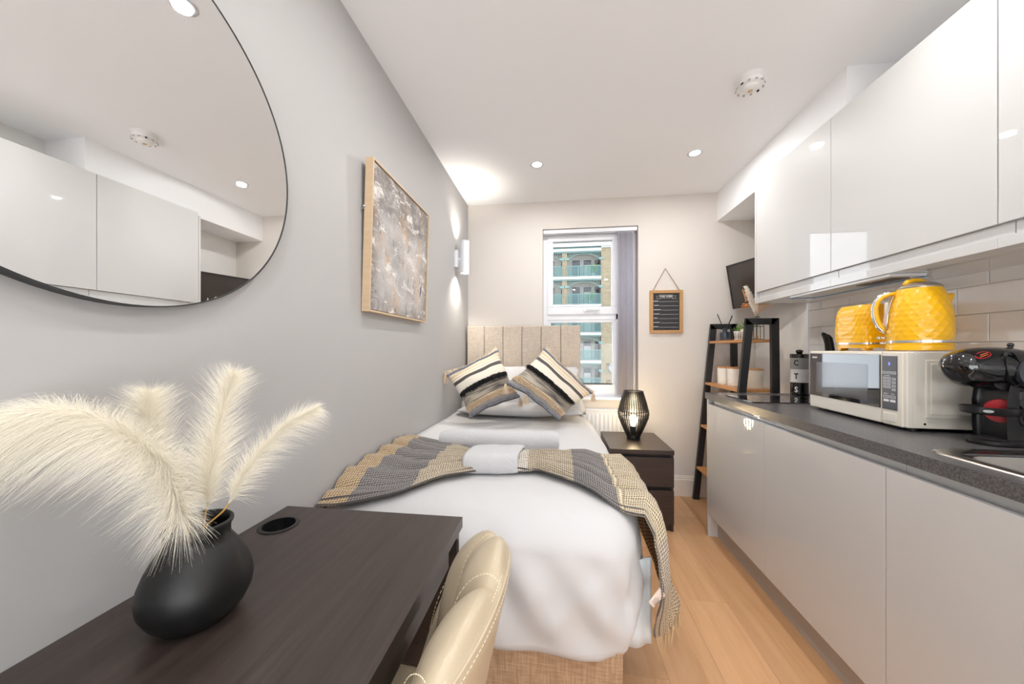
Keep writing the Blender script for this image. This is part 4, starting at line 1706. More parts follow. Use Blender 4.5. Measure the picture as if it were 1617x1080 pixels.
lathe(bm, [(0.009, 0.005), (0.011, 0.008), (0.011, 0.16), (0.0135, 0.166)], 16, cap=False)
ob('glass_tube', bm, 'clear_glass', fv, local=True, smooth=True)
bm = bmesh.new()
for k in range(5):
    a = k * 1.3
    cyl(bm, (0.005 * math.cos(a), 0.005 * math.sin(a), 0.02), (0.012 * math.cos(a), 0.010 * math.sin(a), 0.19), 0.0015, 5)
ob('stems', bm, 'palm_brown', fv, local=True)


def strands(name, m, parent, items, wd, seg=3, kind='stuff', label=None):
    """items: list of polylines (lists of Vector) -> thin ribbons in one mesh"""
    vs, fs = [], []
    for pl_, w0 in items:
        n = len(pl_)
        side = (pl_[-1] - pl_[0]).cross(Vector((random.uniform(-1, 1), random.uniform(-1, 1), random.uniform(-1, 1))))
        if side.length < 1e-9:
            continue
        side.normalize()
        b = len(vs)
        for i, p in enumerate(pl_):
            ww = w0 * (1 - 0.85 * i / (n - 1))
            vs.append(p - side * ww)
            vs.append(p + side * ww)
        for i in range(n - 1):
            k = b + 2 * i
            fs.append((k, k + 1, k + 3, k + 2))
    me = bpy.data.meshes.new(name)
    me.from_pydata([tuple(v) for v in vs], [], fs)
    return obm(name, me, m, parent, smooth=True, kind=kind, label=label)


def feather(base, tip, L, n, w0, droop=0.0):
    """plume-like strands around an axis from base to tip"""
    items = []
    base, tip = Vector(base), Vector(tip)
    ax = (tip - base)
    for _ in range(n):
        t = random.random()
        p = base + ax * t
        r = Vector((random.gauss(0, 1), random.gauss(0, 1), random.gauss(0, 1)))
        r = (r - ax.normalized() * r.dot(ax.normalized())).normalized()
        d = (ax.normalized() * 0.8 + r * 0.75).normalized()
        l = L * (0.5 + 0.5 * math.sin(PI * min(1, t * 0.9 + 0.1))) * random.uniform(0.7, 1)
        q = [p + d * l * s + Vector((0, 0, -droop * s * s)) for s in (0, 0.5, 1)]
        items.append((q, w0))
    return items


mat('dried_white', srgb(252, 245, 234), 0.8)
strands('white_plume', 'dried_white', fv, feather((0.004, 0, 0.16), (-0.052, 0.03, 0.35), 0.036, 900, 0.0020), 0)
strands('white_plume', 'dried_white', fv, feather((0.008, 0, 0.16), (-0.006, 0.0, 0.345), 0.016, 250, 0.0016), 0)
bm = bmesh.new()
for k in range(12):
    a = k * 0.75
    sphere(bm, (-0.060 + 0.016 * math.cos(a), 0.02 + 0.014 * math.sin(a), 0.222 + 0.012 * math.sin(a * 2.1)), 0.0085, 8, (1.1, 1.1, 0.55))
ob('orange_flower', bm, 'orange_flower', fv, local=True, smooth=True)
bm = bmesh.new()
for k in range(6):
    sphere(bm, (-0.055 - 0.004 * k, 0.02, 0.255 + 0.014 * k), 0.0052, 8, (0.7, 0.7, 1.5))
tube(bm, [(-0.058, 0.02, 0.25), (-0.062, 0.022, 0.30), (-0.075, 0.024, 0.325)], 0.0018, 6)
ob('orange_sprig', bm, 'orange_flower', fv, local=True, smooth=True)
for k in range(14):
    a = 1.62 - k * 0.085
    b3 = bmesh.new()
    p0 = Vector((0.008, -0.002, 0.17))
    d = Vector((math.cos(a) * 0.8, -math.cos(a) * 0.5, math.sin(a))).normalized()
    s = Vector((0.5, 0.8, 0)).normalized()
    v = [b3.verts.new(p0), b3.verts.new(p0 + d * 0.08 + s * 0.004), b3.verts.new(p0 + d * 0.155), b3.verts.new(p0 + d * 0.08 - Vector((0.004, -0.002, 0)))]
    b3.faces.new(v)
    ob('palm_leaf', b3, 'palm_brown', fv, local=True)

# canisters on the second shelf
SZ2 = 0.9222


def canister(x, y, r, hgt, label, mm='ceramic_white'):
    t = thing('lidded_canister', label, 'canister', (x, y, SZ2), group='white canisters on the second shelf')
    bm = bmesh.new()
    n = 56
    rings = []
    rows = 22
    for i in range(rows + 1):
        z = hgt * i / rows
        ring = []
        for j in range(n):
            a = 2 * PI * j / n
            off = 0.0009 * math.sin(2 * PI * (i / 2.2 + (1 if (j // 4) % 2 else -1) * (j % 4) / 4.0))
            rr = r * (0.95 + 0.05 * i / rows) + off
            ring.append(bm.verts.new((rr * math.cos(a), rr * math.sin(a), z)))
        rings.append(ring)
    for a, b in zip(rings, rings[1:]):
        for j in range(n):
            bm.faces.new((a[j], a[(j + 1) % n], b[(j + 1) % n], b[j]))
    bm.faces.new(rings[0][::-1])
    bm.faces.new(rings[-1])
    ob('body', bm, mm, t, local=True)
    bm = bmesh.new()
    lathe(bm, [(r * 1.01, hgt), (r * 1.03, hgt + 0.002), (r * 1.03, hgt + 0.009), (r, hgt + 0.011), (0.0001, hgt + 0.011)], 36)
    ob('lid', bm, 'shelf_wood', t, local=True, auto=40)


mat('canister_beige', srgb(214, 204, 190), 0.4)
canister(1.245, 2.800, 0.047, 0.118, 'white ribbed canister with wooden lid nearest the wall')
canister(1.262, 2.678, 0.049, 0.120, 'white chevron canister with wooden lid in the middle of the shelf')
canister(1.315, 2.530, 0.049, 0.118, 'beige canister with wooden lid behind the near shelf leg', 'canister_beige')

# ---------------------------------------------------------------- television
tv = thing('television', 'flat black television tilted on the wall beside the cabinets', 'television', (1.53, 2.7, 1.6))
P0 = Vector((1.348, 2.895, 1.490))
e1 = Vector((0.298, -0.954, 0)).normalized()
e2 = Vector((-0.0590, -0.0185, 0.33)).normalized()
e3 = e1.cross(e2).normalized()
if e3.x > 0:
    e3 = -e3       # facing the room (-x)


def tvbox(u0, u1, v0, v1, d0, d1):
    bm = bmesh.new()
    v = [bm.verts.new(P0 + e1 * u + e2 * w_ + e3 * d) for d in (d0, d1) for u, w_ in ((u0, v0), (u1, v0), (u1, v1), (u0, v1))]
    for f in ((0, 1, 2, 3), (7, 6, 5, 4), (0, 4, 5, 1), (1, 5, 6, 2), (2, 6, 7, 3), (3, 7, 4, 0)):
        bm.faces.new([v[i] for i in f])
    return bm


TW, TH = 0.545, 0.335
for a in ((0, TW, 0, 0.014), (0, TW, TH - 0.010, TH), (0, 0.010, 0.014, TH - 0.01), (TW - 0.010, TW, 0.014, TH - 0.01)):
    ob('bezel', tvbox(*a, -0.020, 0.0), 'black_plastic', tv)
ob('screen', tvbox(0.009, TW - 0.009, 0.012, TH - 0.009, -0.016, -0.003), 'tv_screen', tv)
ob('back_housing', tvbox(0.06, TW - 0.06, 0.04, TH - 0.05, -0.035, -0.018), 'black_plastic', tv)
bm = bmesh.new()
c0 = P0 + e1 * 0.27 + e2 * 0.15 - e3 * 0.035
cyl(bm, c0, (XR, c0.y, c0.z), 0.018, 10)
ob('wall_bracket', bm, 'black_metal', tv)

# ---------------------------------------------------------------- hanging chalkboard planner
cb = thing('chalkboard_planner', 'wood-framed weekly chalkboard planner hanging by twine', 'wall planner', (0.876, YB, 1.48))
x0, x1, z0, z1 = 0.748, 1.003, 1.310, 1.657
yb_ = YB - 0.018
for a in ((x0, x1, z1 - 0.024, z1), (x0, x1, z0, z0 + 0.024), (x0, x0 + 0.026, z0 + 0.024, z1 - 0.024), (x1 - 0.026, x1, z0 + 0.024, z1 - 0.024)):
    ob('frame_rail', B(a[0], a[1], yb_, YB - 0.001, a[2], a[3], bev=0.003), 'frame_wood', cb)
bd = ob('board', B(x0 + 0.02, x1 - 0.02, YB - 0.010, YB - 0.002, z0 + 0.02, z1 - 0.02), 'chalkboard', cb)
yt = YB - 0.0106
cx_ = (x0 + x1) / 2
text('THIS WEEK', 0.020, (cx_, yt, z1 - 0.050), '-y', 'chalk', bd, bold=0.0004)
bm = bmesh.new()
pts = [(-0.052, -0.012), (-0.052, 0.013), (0.052, 0.013), (0.052, -0.012)]
tube(bm, [(cx_ + a, yt, z1 - 0.050 + b) for a, b in pts], 0.0009, 4, closed=True)
for s in (-1, 1):
    tube(bm, [(cx_ + s * 0.052, yt, z1 - 0.046), (cx_ + s * 0.078, yt, z1 - 0.046), (cx_ + s * 0.068, yt, z1 - 0.057), (cx_ + s * 0.078, yt, z1 - 0.068), (cx_ + s * 0.045, yt, z1 - 0.068)], 0.0009, 4)
    for q in range(3):
        pass
ob('banner', bm, 'chalk', bd)
days = ['MONDAY', 'TUESDAY', 'WEDNESDAY', 'THURSDAY', 'FRIDAY', 'SATURDAY', 'SUNDAY']
for k, dname in enumerate(days):
    zz = z1 - 0.088 - k * 0.0345
    wd_ = 0.0062 * len(dname)
    text(dname, 0.0115, (x0 + 0.030 + wd_ / 2, yt, zz), '-y', 'chalk', bd, bold=0.0002, sx=0.85)
    ob('rule', B(x0 + 0.034 + wd_, x1 - 0.034, yt - 0.0003, yt + 0.001, zz - 0.0045, zz - 0.0030), 'chalk', bd)
bm = bmesh.new()
apex = (0.868, YB - 0.012, 1.832)
cyl(bm, (x0 + 0.024, YB - 0.010, z1 - 0.002), apex, 0.0022, 6)
cyl(bm, (x1 - 0.024, YB - 0.010, z1 - 0.002), apex, 0.0022, 6)
ob('twine', bm, 'twine', cb)
bm = bmesh.new()
cyl(bm, (0.868, YB - 0.02, 1.829), (0.868, YB, 1.829), 0.003, 8)
ob('nail', bm, 'chrome', cb)

# ---------------------------------------------------------------- bedside chest
ns = thing('bedside_chest', 'dark brown two-drawer bedside chest beside the bed', 'bedside chest', (0.55, 2.6, 0))
nx0, nx1, ny0, ny1, nz = 0.345, 0.748, 2.356, 2.845, 0.528
ob('top', B(nx0, nx1, ny0, ny1, nz - 0.028, nz, bev=0.0015), 'dark_wood', ns)
ob('side', B(nx0, nx0 + 0.016, ny0 + 0.018, ny1, 0, nz - 0.028), 'dark_wood', ns)
ob('side', B(nx1 - 0.016, nx1, ny0 + 0.018, ny1, 0, nz - 0.028), 'dark_wood', ns)
ob('back', B(nx0 + 0.016, nx1 - 0.016, ny1 - 0.01, ny1, 0.02, nz - 0.028), 'dark_wood', ns)
ob('toe_rail', B(nx0 + 0.016, nx1 - 0.016, ny0 + 0.03, ny0 + 0.045, 0, 0.05), 'dark_wood', ns)
ob('inner_rail', B(nx0 + 0.016, nx1 - 0.016, ny0 + 0.022, ny0 + 0.04, 0.24, nz - 0.028), 'dark_hole', ns)
ob('drawer', B(nx0 + 0.002, nx1 - 0.002, ny0, ny0 + 0.018, 0.292, 0.480, bev=0.001), 'dark_wood', ns)
ob('drawer', B(nx0 + 0.002, nx1 - 0.002, ny0, ny0 + 0.018, 0.052, 0.268, bev=0.001), 'dark_wood', ns)

# lamp
lp = thing('table_lamp', 'black slatted lantern table lamp with a lit bulb on the chest', 'lamp', (0.555, 2.652, nz))
prof = [(0.045, 0.012), (0.060, 0.045), (0.086, 0.105), (0.103, 0.150), (0.109, 0.185), (0.106, 0.205), (0.092, 0.262), (0.078, 0.310), (0.068, 0.345)]
bm = bmesh.new()
lathe(bm, [(0.044, 0.0), (0.046, 0.002), (0.046, 0.022), (0.040, 0.026), (0.0001, 0.026)], 32)
ob('base', bm, 'black_plastic', lp, local=True, auto=40)
bm = bmesh.new()
cyl(bm, (0, 0, 0.02), (0, 0, 0.09), 0.019, 20)
ob('bulb_holder', bm, 'print_black', lp, local=True)
bm = bmesh.new()
lathe(bm, [(0.014, 0.088), (0.016, 0.098), (0.028, 0.125), (0.030, 0.140), (0.026, 0.158), (0.014, 0.170), (0.0001, 0.173)], 24)
ob('bulb', bm, 'bulb', lp, local=True, smooth=True)
slat_me = None
NS = 40
for k in range(NS):
    a = 2 * PI * k / NS
    if slat_me is None:
        bm = bmesh.new()
        rings = []
        for r, z in prof:
            rings.append([bm.verts.new((r + dx, dy, z)) for dx, dy in ((-0.0015, -0.0032), (0.0015, -0.0032), (0.0015, 0.0032), (-0.0015, 0.0032))])
        for p, q in zip(rings, rings[1:]):
            for j in range(4):
                bm.faces.new((p[j], p[(j + 1) % 4], q[(j + 1) % 4], q[j]))
        slat_me = bpy.data.meshes.new('slat')
        bmesh.ops.recalc_face_normals(bm, faces=bm.faces)
        bm.to_mesh(slat_me)
        bm.free()
        slat_me.materials.append(M['black_plastic'])
    o = bpy.data.objects.new('slat', slat_me)
    COL.objects.link(o)
    o.parent = lp
    o.rotation_euler = (0, 0, a)
for r, z in ((0.070, 0.345), (0.104, 0.150), (0.107, 0.205), (0.047, 0.014)):
    bm = bmesh.new()
    tube(bm, [(r * math.cos(2 * PI * k / 40), r * math.sin(2 * PI * k / 40), z) for k in range(40)], 0.0028, 6, closed=True)
    ob('ring', bm, 'black_plastic', lp, local=True, smooth=True)
d = bpy.data.lights.new('bulb_light', 'POINT')
d.energy = 3.0
d.color = (1, 0.74, 0.42)
d.shadow_soft_size = 0.028
o = bpy.data.objects.new('bulb_light', d)
COL.objects.link(o)
o.location = (0.555, 2.652, nz + 0.21)

# ---------------------------------------------------------------- bed
bed = thing('bed', 'single bed with beige channelled headboard and linen base', 'bed', (-0.28, 1.9, 0))
BX0, BX1, BYF, BYB = -0.755, 0.205, 1.09, 2.885
ob('base', B(BX0 + 0.01, BX1 - 0.005, BYF, BYB, 0.03, 0.33, bev=0.012), 'base_linen', bed)
for sx in (BX0 + 0.08, BX1 - 0.08):
    for sy in (BYF + 0.08, BYB - 0.08):
        bm = bmesh.new()
        cyl(bm, (sx, sy, 0), (sx, sy, 0.035), 0.02, 12)
        ob('leg', bm, 'black_plastic', bed)
ob('mattress', B(BX0, BX1, BYF, BYB, 0.332, 0.60, bev=0.04, seg=4), 'white_fabric', bed)
hbd = ob('headboard', B(-0.750, 0.185, 2.905, 2.925, 0.05, 1.365, bev=0.004), 'headboard_linen', bed)
edges = [-0.752, -0.604, -0.446, -0.288, -0.129, 0.030, 0.190]
for a, b in zip(edges, edges[1:]):
    ob('channel', B(a + 0.0012, b - 0.0012, 2.872, 2.910, 0.30, 1.374, bev=0.012, seg=4), 'headboard_linen', hbd, auto=60)


# duvet
def fbm(p, s=1.0):
    return noise.noise(Vector(p) * s)


def top_z(x, y):
    z = 0.668 + 0.008 * math.exp(-((y - 1.55) / 0.5) ** 2) + 0.036 * math.exp(-((x + 0.767) / 0.13) ** 2)
    z -= 0.05 * (1 - smooth01(y, 1.0, 1.26)) ** 1.5
    z -= 0.03 * smooth01(x, 0.05, 0.26)
    z += 0.006 * fbm((x * 3.1, y * 2.3, 0.3)) + 0.003 * fbm((x * 9 + y * 4, y * 7, 2.2))
    return z


def edge_x(y):
    return 0.245 + 0.055 * smooth01(y, 1.05, 1.45) - 0.02 * smooth01(y, 2.2, 2.8)


def duvet_point(s, t):
    """s: perimeter 0..1 from headboard right corner down the right side, round the foot corner, along the foot to the wall.
       t: 0 inner .. 1 hem"""
    yb, yf = 2.84, 1.045
    Rr = 0.14
    xl = -0.762
    L1 = yb - yf - Rr
    L2 = PI / 2 * Rr
    xr = 0.255
    L3 = xr - Rr - xl
    tot = L1 + L2 + L3
    d = s * tot
    if d < L1:
        y = yb - d
        p = Vector((edge_x(y), y, 0))
        n = Vector((1, 0, 0))
    elif d < L1 + L2:
        a = (d - L1) / Rr
        p = Vector((xr - Rr - (xr - edge_x(yf + Rr)) * (1 - a / (PI / 2)) + Rr * math.cos(a), yf + Rr - Rr * math.sin(a), 0))
        n = Vector((math.cos(a), -math.sin(a), 0))
    else:
        e = d - L1 - L2
        p = Vector((xr - Rr - e, yf, 0))
        n = Vector((0, -1, 0))
    return p, n, d, L1, L2, L3


NSG, NTG = 230, 46
hem_tab = [(0, 0.30), (0.80 * 1.695, 0.30), (1.695, 0.25), (1.80, 0.250), (1.86, 0.246), (2.0, 0.254), (2.3, 0.262), (2.8, 0.255)]


def duvet_f(u, v):
    p, n, d, L1, L2, L3 = duvet_point(u, v)
    hem = lerp_tab(hem_tab, d)
    onfoot = smooth01(d, L1 - 0.05, L1 + L2)
    inset = 0.09
    if v < 0.22:      # rounding shoulder
        a = v / 0.22 * PI / 2
        off = -inset + inset * math.sin(a)
        q = p + n * off
        zt = top_z(q.x, q.y)
        zs = zt - 0.085 * (1 - math.cos(a)) ** 1.0 * (1 - 0.3 * onfoot)
        z = zs
        w_ = a / (PI / 2)
        wr_ = 0.005 * w_
        drop = 0
    else:
        k = (v - 0.22) / 0.78
        q0 = p
        zt = top_z(p.x, p.y) - 0.085 * (1 - 0.3 * onfoot)
        z = zt + (hem - zt) * k
        belly = 0.012 * math.sin(PI * min(1, k * 1.3)) * (1 - onfoot) + 0.010 * math.sin(PI * k) * onfoot
        off = belly - 0.035 * k * k * (1 - onfoot) - 0.012 * k * onfoot
        q = p + n * off
        drop = k
        wr_ = 0.005 + 0.019 * math.sin(PI * min(1.0, k * 0.90))
    # diagonal folds radiating from the foot corner plus soft noise
    dc = d - (L1 + L2 * 0.5)
    if dc > 0:
        ph = 40 * dc * (1 - 0.40 * drop) + 10 * drop
    else:
        ph = 22 * dc - 7 * drop
    f = math.sin(ph + 2.0 * fbm((d * 2.2, drop * 1.3, 1.0))) * (0.45 + 0.9 * max(0, fbm((d * 3, drop, 5.0)) + 0.3))
    g = fbm((d * 5, z * 5, 3.7)) * 0.8 + fbm((d * 13 + z * 9, z * 8, 8.7)) * 0.35
    q = q + n * (wr_ * (0.7 * f + g))
    # gathered pleat at the foot corner
    q = q + n * (0.018 * drop * math.exp(-(dc / 0.035) ** 2))
    if v < 0.22:
        z += 0
    if v > 0.97:
        q = q - n * 0.006
    q.x = max(q.x, XL + 0.004)
    if onfoot > .99 and v > 0.3:
        q.y = min(q.y, 1.083)
    return Vector((q.x, q.y, z))


dv = thing('duvet', 'white crumpled duvet draped over the bed and foot', 'duvet', (-0.28, 1.9, 0.60))
# one continuous mesh: top grid of fan rows joined to the skirt
vs, fs = [], []
cols = NSG + 1
for i in range(NTG + 1):
    for j in range(cols):
        vs.append(duvet_f(j / NSG, i / NTG))
# inner rings shrink from shoulder ring towards the wall/headboard corner line
ring0 = [vs[j] for j in range(cols)]
K = 26
target = []
for j in range(cols):
    p = ring0[j]
    # project towards the spine line: wall-side/headboard polyline
    f = j / NSG
    tx_ = XL + 0.004
    # corner target: moves along the headboard (for right side points) and the wall (for foot points)
    d = duvet_point(f, 0)[2]
    if d < 1.795:
        ty_ = p.y
        tx2 = tx_
        t_ = Vector((tx2, max(1.5, ty_), 0))
    else:
        t_ = Vector((tx_ + 0.0, 1.5, 0))
    target.append(t_)
base_i = len(vs)
for i in range(1, K + 1):
    for j in range(cols):
        a = ring0[j]
        b = target[j]
        x = a.x + (b.x - a.x) * i / K
        y = a.y + (b.y - a.y) * i / K
        vs.append(Vector((x, y, top_z(x, y))))
for i in range(NTG):
    for j in range(cols - 1):
        a = i * cols + j
        fs.append((a, a + 1, a + cols + 1, a + cols))
for i in range(K):
    for j in range(cols - 1):
        if i == 0:
            a0, a1 = j, j + 1
        else:
            a0 = base_i + (i - 1) * cols + j
            a1 = a0 + 1
        b0 = base_i + i * cols + j
        fs.append((a1, a0, b0, b0 + 1))
o0 = origin(dv)
me = bpy.data.meshes.new('cover')
me.from_pydata([tuple(v - o0) for v in vs], [], fs)
o = obm('cover', me, 'white_fabric', dv, smooth=True)
s = o.modifiers.new('solid', 'SOLIDIFY')
s.thickness = 0.004
s.offset = -1


def flap(u, v):
    x = 0.205 + 0.10 * u
    y = 1.155 + 0.03 * u + 0.006 * math.sin(u * 9)
    return Vector((x, y, 0.222 + 0.28 * v))


gridmesh('corner_flap', flap, 16, 8, 'sheet_blue', dv, solid=0.004, label='pale blue sheet corner hanging below the duvet')

# pillows on the bed


def pillow_mesh(name, m, parent, P00, P10, P11, P01, puff, nrm, n=26, pinch=0.10, edge_in=0.05, uv=True, back=True):
    """P00 bottom-left, P10 bottom-right, P11 top-right, P01 top-left"""
    P00, P10, P11, P01 = map(Vector, (P00, P10, P11, P01))
    nrm = Vector(nrm).normalized()

    def mk(sign):
        def f(u, v):
            # concave edges
            a, b = 2 * u - 1, 2 * v - 1
            uu = 0.5 + 0.5 * a * (1 - edge_in * (1 - b * b))
            vv = 0.5 + 0.5 * b * (1 - edge_in * (1 - a * a))
            p = (P00 * (1 - uu) + P10 * uu) * (1 - vv) + (P01 * (1 - uu) + P11 * uu) * vv
            h = max(0.0, (1 - a * a)) ** 0.55 * max(0.0, (1 - b * b)) ** 0.55
            w_ = 0.006 * fbm((u * 4, v * 4, sign * 2.0)) * h
            p = p + (P10 - P00) * (0.022 * fbm((u * 3.1, v * 4.3, 9.1))) + (P01 - P00) * (0.022 * fbm((u * 4.3, v * 3.1, 4.1)))
            return p + nrm * sign * (puff * h + w_) - o_
        return f
    o_ = origin(parent)
    vs, fs, uvs = [], [], []
    for sign in (1, -1):
        f = mk(sign)
        b = len(vs)
        for i in range(n + 1):
            for j in range(n + 1):
                vs.append(tuple(f(i / n, j / n)))
        for i in range(n):
            for j in range(n):
                a = b + i * (n + 1) + j
                q = (a, a + n + 1, a + n + 2, a + 1)
                fs.append(q if sign > 0 else q[::-1])
    me = bpy.data.meshes.new(name)
    me.from_pydata(vs, [], fs)
    uvl = me.uv_layers.new(name='UVMap')
    for p in me.polygons:
        for li in p.loop_indices:
            vi = me.loops[li].vertex_index % ((n + 1) ** 2)
            uvl.data[li].uv = ((vi // (n + 1)) / n, (vi % (n + 1)) / n)
    bm = bmesh.new()
    bm.from_mesh(me)
    bmesh.ops.remove_doubles(bm, verts=bm.verts, dist=0.0003)
    bm.to_mesh(me)
    bm.free()
    return obm(name, me, m, parent, smooth=True), mk(1)


pw = thing('bed_pillow', 'plump white pillow leaning on the headboard behind the cushions', 'pillow', (-0.28, 2.75, 0.7))
pillow_mesh('pillow_case', 'white_fabric', pw, (-0.745, 2.60, 0.70), (0.215, 2.60, 0.70), (0.165, 2.80, 1.045), (-0.70, 2.80, 1.045), 0.075, (0, -0.86, 0.5), edge_in=0.02)
pw = thing('bed_pillow', 'white pillow lying flat under the cushions', 'pillow', (-0.28, 2.6, 0.7))
pillow_mesh('pillow_case', 'white_fabric', pw, (-0.735, 2.47, 0.728), (0.19, 2.47, 0.728), (0.18, 2.82, 0.74), (-0.735, 2.82, 0.74), 0.055, (0, 0, 1), edge_in=0.02)


def ray(px, py, d):
    u = (px - 808.5) / 551.59
    return Vector(((-math.sin(YAW) + u * math.cos(YAW)) * d, (math.cos(YAW) + u * math.sin(YAW)) * d, 1.1814 - (py - 551.2) / 551.59 * d))


def tassel(p, L, r, parent, dirv=(0, 0, -1)):
    items = []
    p = Vector(p)
    D = Vector(dirv).normalized()
    for _ in range(110):
        a = random.uniform(0, 2 * PI)
        rr = random.random() ** 0.5
        off = Vector((math.cos(a), math.sin(a), 0)) * rr
        items.append(([p + off * 0.004, p + D * L * 0.35 + off * r * 0.55, p + D * L * random.uniform(0.85, 1) + off * r], 0.0014))
    o = strands('tassel', 'tassel', parent, [([q - origin(parent) for q in it], w_) for it, w_ in items], 0)
    bm = bmesh.new()
    sphere(bm, p + D * 0.006, 0.008, 10)
    ob('knot', bm, 'tassel', o, smooth=True)
    return o


def cushion(label, P00, P10, P11, P01, nrm, tassels):
    c = (Vector(P00) + Vector(P10) + Vector(P11) + Vector(P01)) / 4
    t = thing('scatter_cushion', label, 'cushion', (c.x, c.y, 0.70), group='fringed scatter cushions on the bed')
    o, f = pillow_mesh('cushion_cover', 'cushion_cloth', t, P00, P10, P11, P01, 0.074, nrm, edge_in=0.09)
    og = origin(t)
    nrm = Vector(nrm).normalized()

    def surf(u, v):
        return f(u, v)

    def fuzz(v0, v1, n, L, w0, m, name):
        items = []
        for _ in range(n):
            u, v = random.uniform(0.015, 0.985), random.uniform(v0, v1)
            p = surf(u, v)
            du = (surf(min(1, u + 0.02), v) - p)
            dvv = (surf(u, min(1, v + 0.02)) - p)
            d = (nrm * 1.0 - dvv.normalized() * random.uniform(0.1, 0.9) + du.normalized() * random.uniform(-0.6, 0.6)).normalized()
            items.append(([p, p + d * L * 0.6, p + d * L - dvv.normalized() * L * 0.4], w0))
        strands(name, m, t, items, 0)
    fuzz(0.435, 0.505, 1700, 0.030, 0.0022, 'fringe_black', 'black_fringe')
    fuzz(0.115, 0.205, 1300, 0.014, 0.0034, 'tassel', 'loop_tufts')

    def braid(v, m, r=0.0095, name='braid', n=64, amp=0.0065, u0=0.0, u1=1.0):
        bm = bmesh.new()
        for s in (0, PI):
            pts = []
            for k in range(n + 1):
                u = u0 + (u1 - u0) * k / n
                p = surf(min(1, max(0, u)), v) + nrm * (0.003 + 0.002 * math.cos(k * 1.1 + s))
                p = p + (surf(u, min(1, v + 0.02)) - surf(u, v)).normalized() * amp * math.sin(k * 1.1 + s)
                pts.append(p)
            tube(bm, pts, r * 0.62, 5)
        ob(name, bm, m, t, local=True, smooth=True)
    braid(0.935, 'braid')
    braid(0.03, 'braid')
    # cream fringed top edge
    items = []
    for _ in range(700):
        u = random.random()
        p = surf(u, 1.0)
        up = (surf(u, 1.0) - surf(u, 0.93)).normalized()
        items.append(([p, p + up * 0.010 + nrm * random.uniform(-0.006, 0.008), p + up * 0.018 + nrm * random.uniform(-0.010, 0.014)], 0.0034))
    strands('edge_fringe', 'tassel', t, items, 0)
    for (cu, cv) in tassels:
        p = surf(cu, cv) + og
        tassel(p, 0.072, 0.024, t)
    return t


# measured corners (pixel, depth)
cushion('striped fringed cushion leaning against the grey wall',
        ray(742, 661, 2.30), ray(822, 628, 2.42), ray(785, 549, 2.62), ray(703, 590, 2.37), (0.10, -0.88, 0.46), [(0.0, 1.0), (1.0, 0.0)])
cushion('striped fringed cushion tilted in front of the headboard centre',
        ray(798, 606, 2.27), ray(882, 665, 2.22), ray(938, 620, 2.50), ray(862, 547, 2.62), (-0.05, -0.88, 0.46), [(0.0, 0.0), (1.0, 1.0), (0.35, 0.0)])

# towels
tw = thing('rolled_towel', 'long rolled white towel lying across the bed', 'towel', (-0.29, 1.72, 0.71))


def towel_f(u, v):
    x = -0.588 + 0.596 * u
    a = 2 * PI * v
    e = 1 - 0.22 * (abs(2 * u - 1) ** 8)
    ry, rz = 0.062 * e, 0.050 * e
    k = 1 + 0.03 * fbm((u * 6, math.cos(a) * 2, math.sin(a) * 2))
    zc = top_z(-0.29, 1.72) + 0.046
    return Vector((x, 1.735 + 0.03 * u + ry * k * math.cos(a), zc + rz * k * math.sin(a) + 0.004 * math.sin(u * 7)))


gridmesh('roll', towel_f, 40, 32, 'towel', tw)
for xx, s in ((-0.590, -1), (0.010, 1)):
    bm = bmesh.new()
    pts = []
    zc = top_z(-0.29, 1.72) + 0.046
    for k in range(60):
        a = k * 0.35
        r = 0.75 - 0.7 * k / 60
        pts.append((xx - s * 0.004, 1.735 + (0.03 if s > 0 else 0) + 0.058 * r * math.cos(a), zc + 0.040 * r * math.sin(a)))
    tube(bm, pts, 0.0045, 6)
    ob('roll_end', bm, 'towel', tw, smooth=True)

# throw
P_path = [(-0.757, 0), (-0.60, 0), (-0.45, 0), (-0.30, 0), (-0.15, 0), (0.0, 0), (0.12, 0), (0.22, 0)]
side_path = [(0.285, 0.650), (0.322, 0.615), (0.340, 0.55), (0.346, 0.48), (0.348, 0.40), (0.352, 0.325), (0.360, 0.265)]
near_y = [(0, 1.010), (0.16, 1.150), (0.24, 1.280), (0.31, 1.360), (0.40, 1.385), (0.47, 1.400), (0.54, 1.330), (0.63, 1.215), (0.76, 1.130), (0.83, 1.085), (0.88, 1.085), (1, 1.15)]
far_y = [(0, 1.72), (0.10, 1.74), (0.20, 1.68), (0.28, 1.58), (0.38, 1.535), (0.48, 1.55), (0.58, 1.66), (0.68, 1.80), (0.80, 1.72), (0.88, 1.62), (1, 1.36)]
top_len = 0.22 + 0.757
segs = [(0.22, None)] + side_path
tot_len = top_len + 0.46


